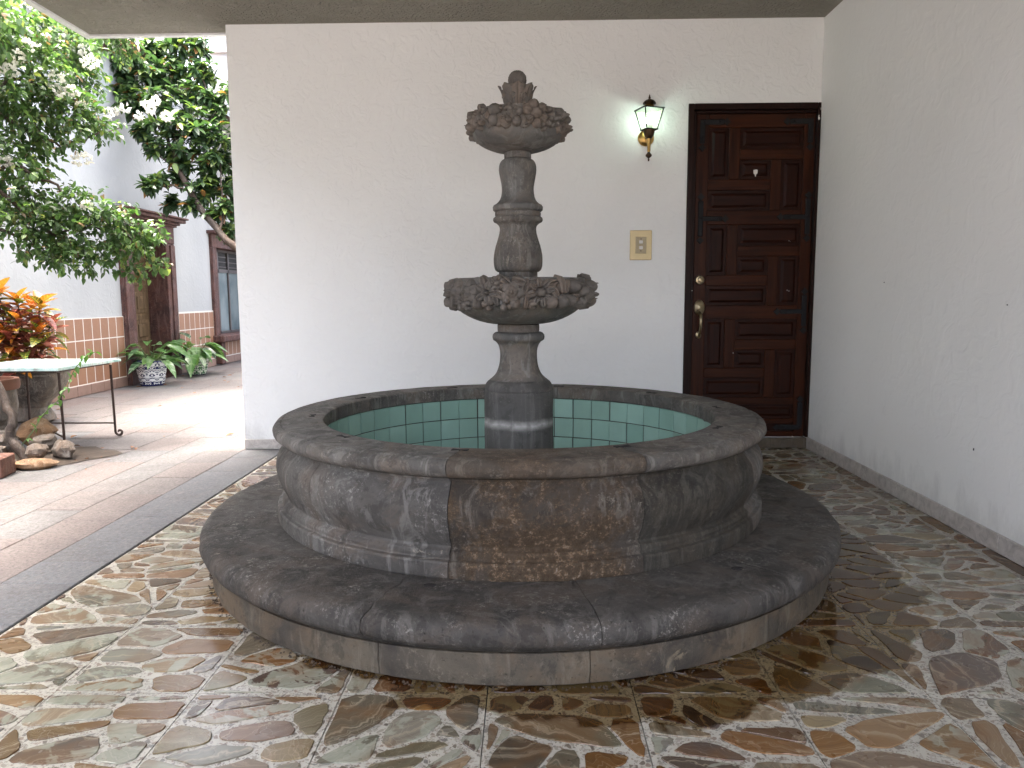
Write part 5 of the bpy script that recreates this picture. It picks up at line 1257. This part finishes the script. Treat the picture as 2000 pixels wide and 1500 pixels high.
b = MB(); b.tube([(-.28, .27, .10), (.33, .27, .10)], .006, 5); b.build('stretcher', M['rustiron'], TB)
b = MB(); b.tube([(-.28, .27, .10), (.02, -.0, .10), (.30, -.28, .10)], .006, 5); b.build('stretcher', M['rustiron'], TB)

# ------------------------------------------------------------ rocks, terracotta planter box, soil
def rock(x, y, z, sx, sy, sz, mat, label, seed, rz=0):
    rr = random.Random(seed); V = []; F = []; n, mq = 18, 11; off = Vector((seed * 3.1, seed * 1.7, 0))
    for i in range(mq + 1):
        t = math.pi * i / mq
        for k in range(n):
            a = 2 * math.pi * k / n; p = Vector((math.sin(t) * math.cos(a), math.sin(t) * math.sin(a), math.cos(t)))
            f = 1 + .34 * noise.noise(p * 1.4 + off) + .20 * noise.noise(p * 3.4 + off) + .07 * noise.noise(p * 8 + off); f = f * (1 - .12 * max(0, noise.cell(p * 2.2 + off) - .5))
            V.append((p.x * f * sx, p.y * f * sy, p.z * f * sz))
    for i in range(mq):
        for k in range(n): k2 = (k + 1) % n; F.append((i * n + k, (i + 1) * n + k, (i + 1) * n + k2, i * n + k2))
    o = link('rock', mesh('rock', V, F, mat, True, 38), None, loc=(x, y, z), rot=(0, 0, rz)); tag(o, label, 'rock', 'rocks round the foot of the bougainvillea'); return o
rock(-2.90, 4.30, .022, .115, .075, .034, M['rock_o'], 'flat ochre rock in front, lying lowest at the edge of the paving', 1, .1)
rock(-2.93, 4.38, .085, .058, .045, .042, M['rock_g'], 'smooth oval grey pebble rock resting above the flat ochre one', 2, .5)
rock(-2.86, 4.52, .060, .080, .055, .065, M['rock_g'], 'pale jagged rock at the right end of the pile near the table leg', 3, -.6)
rock(-3.05, 4.62, .090, .075, .06, .055, M['rock_g'], 'pale flat rock right behind the twisted trunk', 4, .2)
rock(-3.20, 4.80, .12, .12, .07, .085, M['rock_o'], 'large brownish boulder at the back of the pile under the table', 5, .0)
rock(-3.13, 4.30, .075, .06, .05, .06, M['rock_g'], 'dark rough rock left of the trunk foot behind the clay trough', 6, .9)
rock(-3.34, 4.66, .09, .085, .06, .07, M['rock_g'], 'broad whitish rock at the left edge of the photo by the round pot', 7, .4)
rock(-3.03, 4.26, .03, .05, .045, .045, M['rock_g'], 'small brown stone wedged between clay trough and ochre rock', 8, .0)
rock(-3.24, 4.50, .10, .06, .055, .06, M['rock_g'], 'greyish brown rock half hidden left of the trunk', 9, .0)
PB = tag(empty('clay_trough', (-3.13, 4.10, 0), R(12)), 'rectangular rough terracotta trough at the lower left edge of the paving', 'planter')
MB().box(-.30, .20, -.10, .07, .0, .115, .008).build('trough', M['brickbox'], PB)
b = MB(); dome(b, 0, 0, .075, .05, 16, 6, z0=.108); b.V = [(x - .02, yy, z) for x, yy, z in b.V]; b.build('clay_ball', M['brickbox'], PB, True)
sb = MB(); V = []; F = []; n = 28
for i, f in enumerate((1.0, .75, .4)):
    for k in range(n):
        a = 2 * math.pi * k / n; rr = f * (1 + .18 * math.sin(3 * a + 1) + .1 * math.sin(7 * a)); V.append((-3.05 + .36 * rr * math.cos(a), 4.60 + .40 * rr * math.sin(a), .0025 + (.0, .012, .02)[i]))
for i in range(2):
    for k in range(n): k2 = (k + 1) % n; F.append((i * n + k, i * n + k2, (i + 1) * n + k2, (i + 1) * n + k))
F.append(tuple(2 * n + k for k in range(n)))
tag(link('soil', mesh('soil', V, F, M['soil'], True)), 'dark soil and crumbs spread round the rocks on the paving', kind='stuff')
# fallen leaves
b = MB(); V0, F0 = leaf_template(1, .4, 4, .3, .1, .8)
for k in range(70):
    if k < 34: p = np.array([rng.uniform(-4.4, -2.2), rng.uniform(6.0, 11.0), .006])
    elif k < 60: p = np.array([rng.uniform(-3.0, -2.55), rng.uniform(4.2, 4.9), .008])
    else: p = np.array([rng.uniform(-3.4, -2.0), rng.uniform(3.0, 6.0), .006])
    d = np.array([rng.normal(), rng.normal(), .05]); w = V0 @ (frame_from(d, rng.uniform(-.3, .3)) * rng.uniform(.02, .07) * (.5 if 34 <= k < 60 else 1)).T + p; b.add(w.tolist(), F0)
tag(b.build('fallen_leaves', mat_simple('dry_brown_leaf', (.22, .10, .045), .8, 0, .4)), 'dry brown leaves scattered over the courtyard paving', kind='stuff')
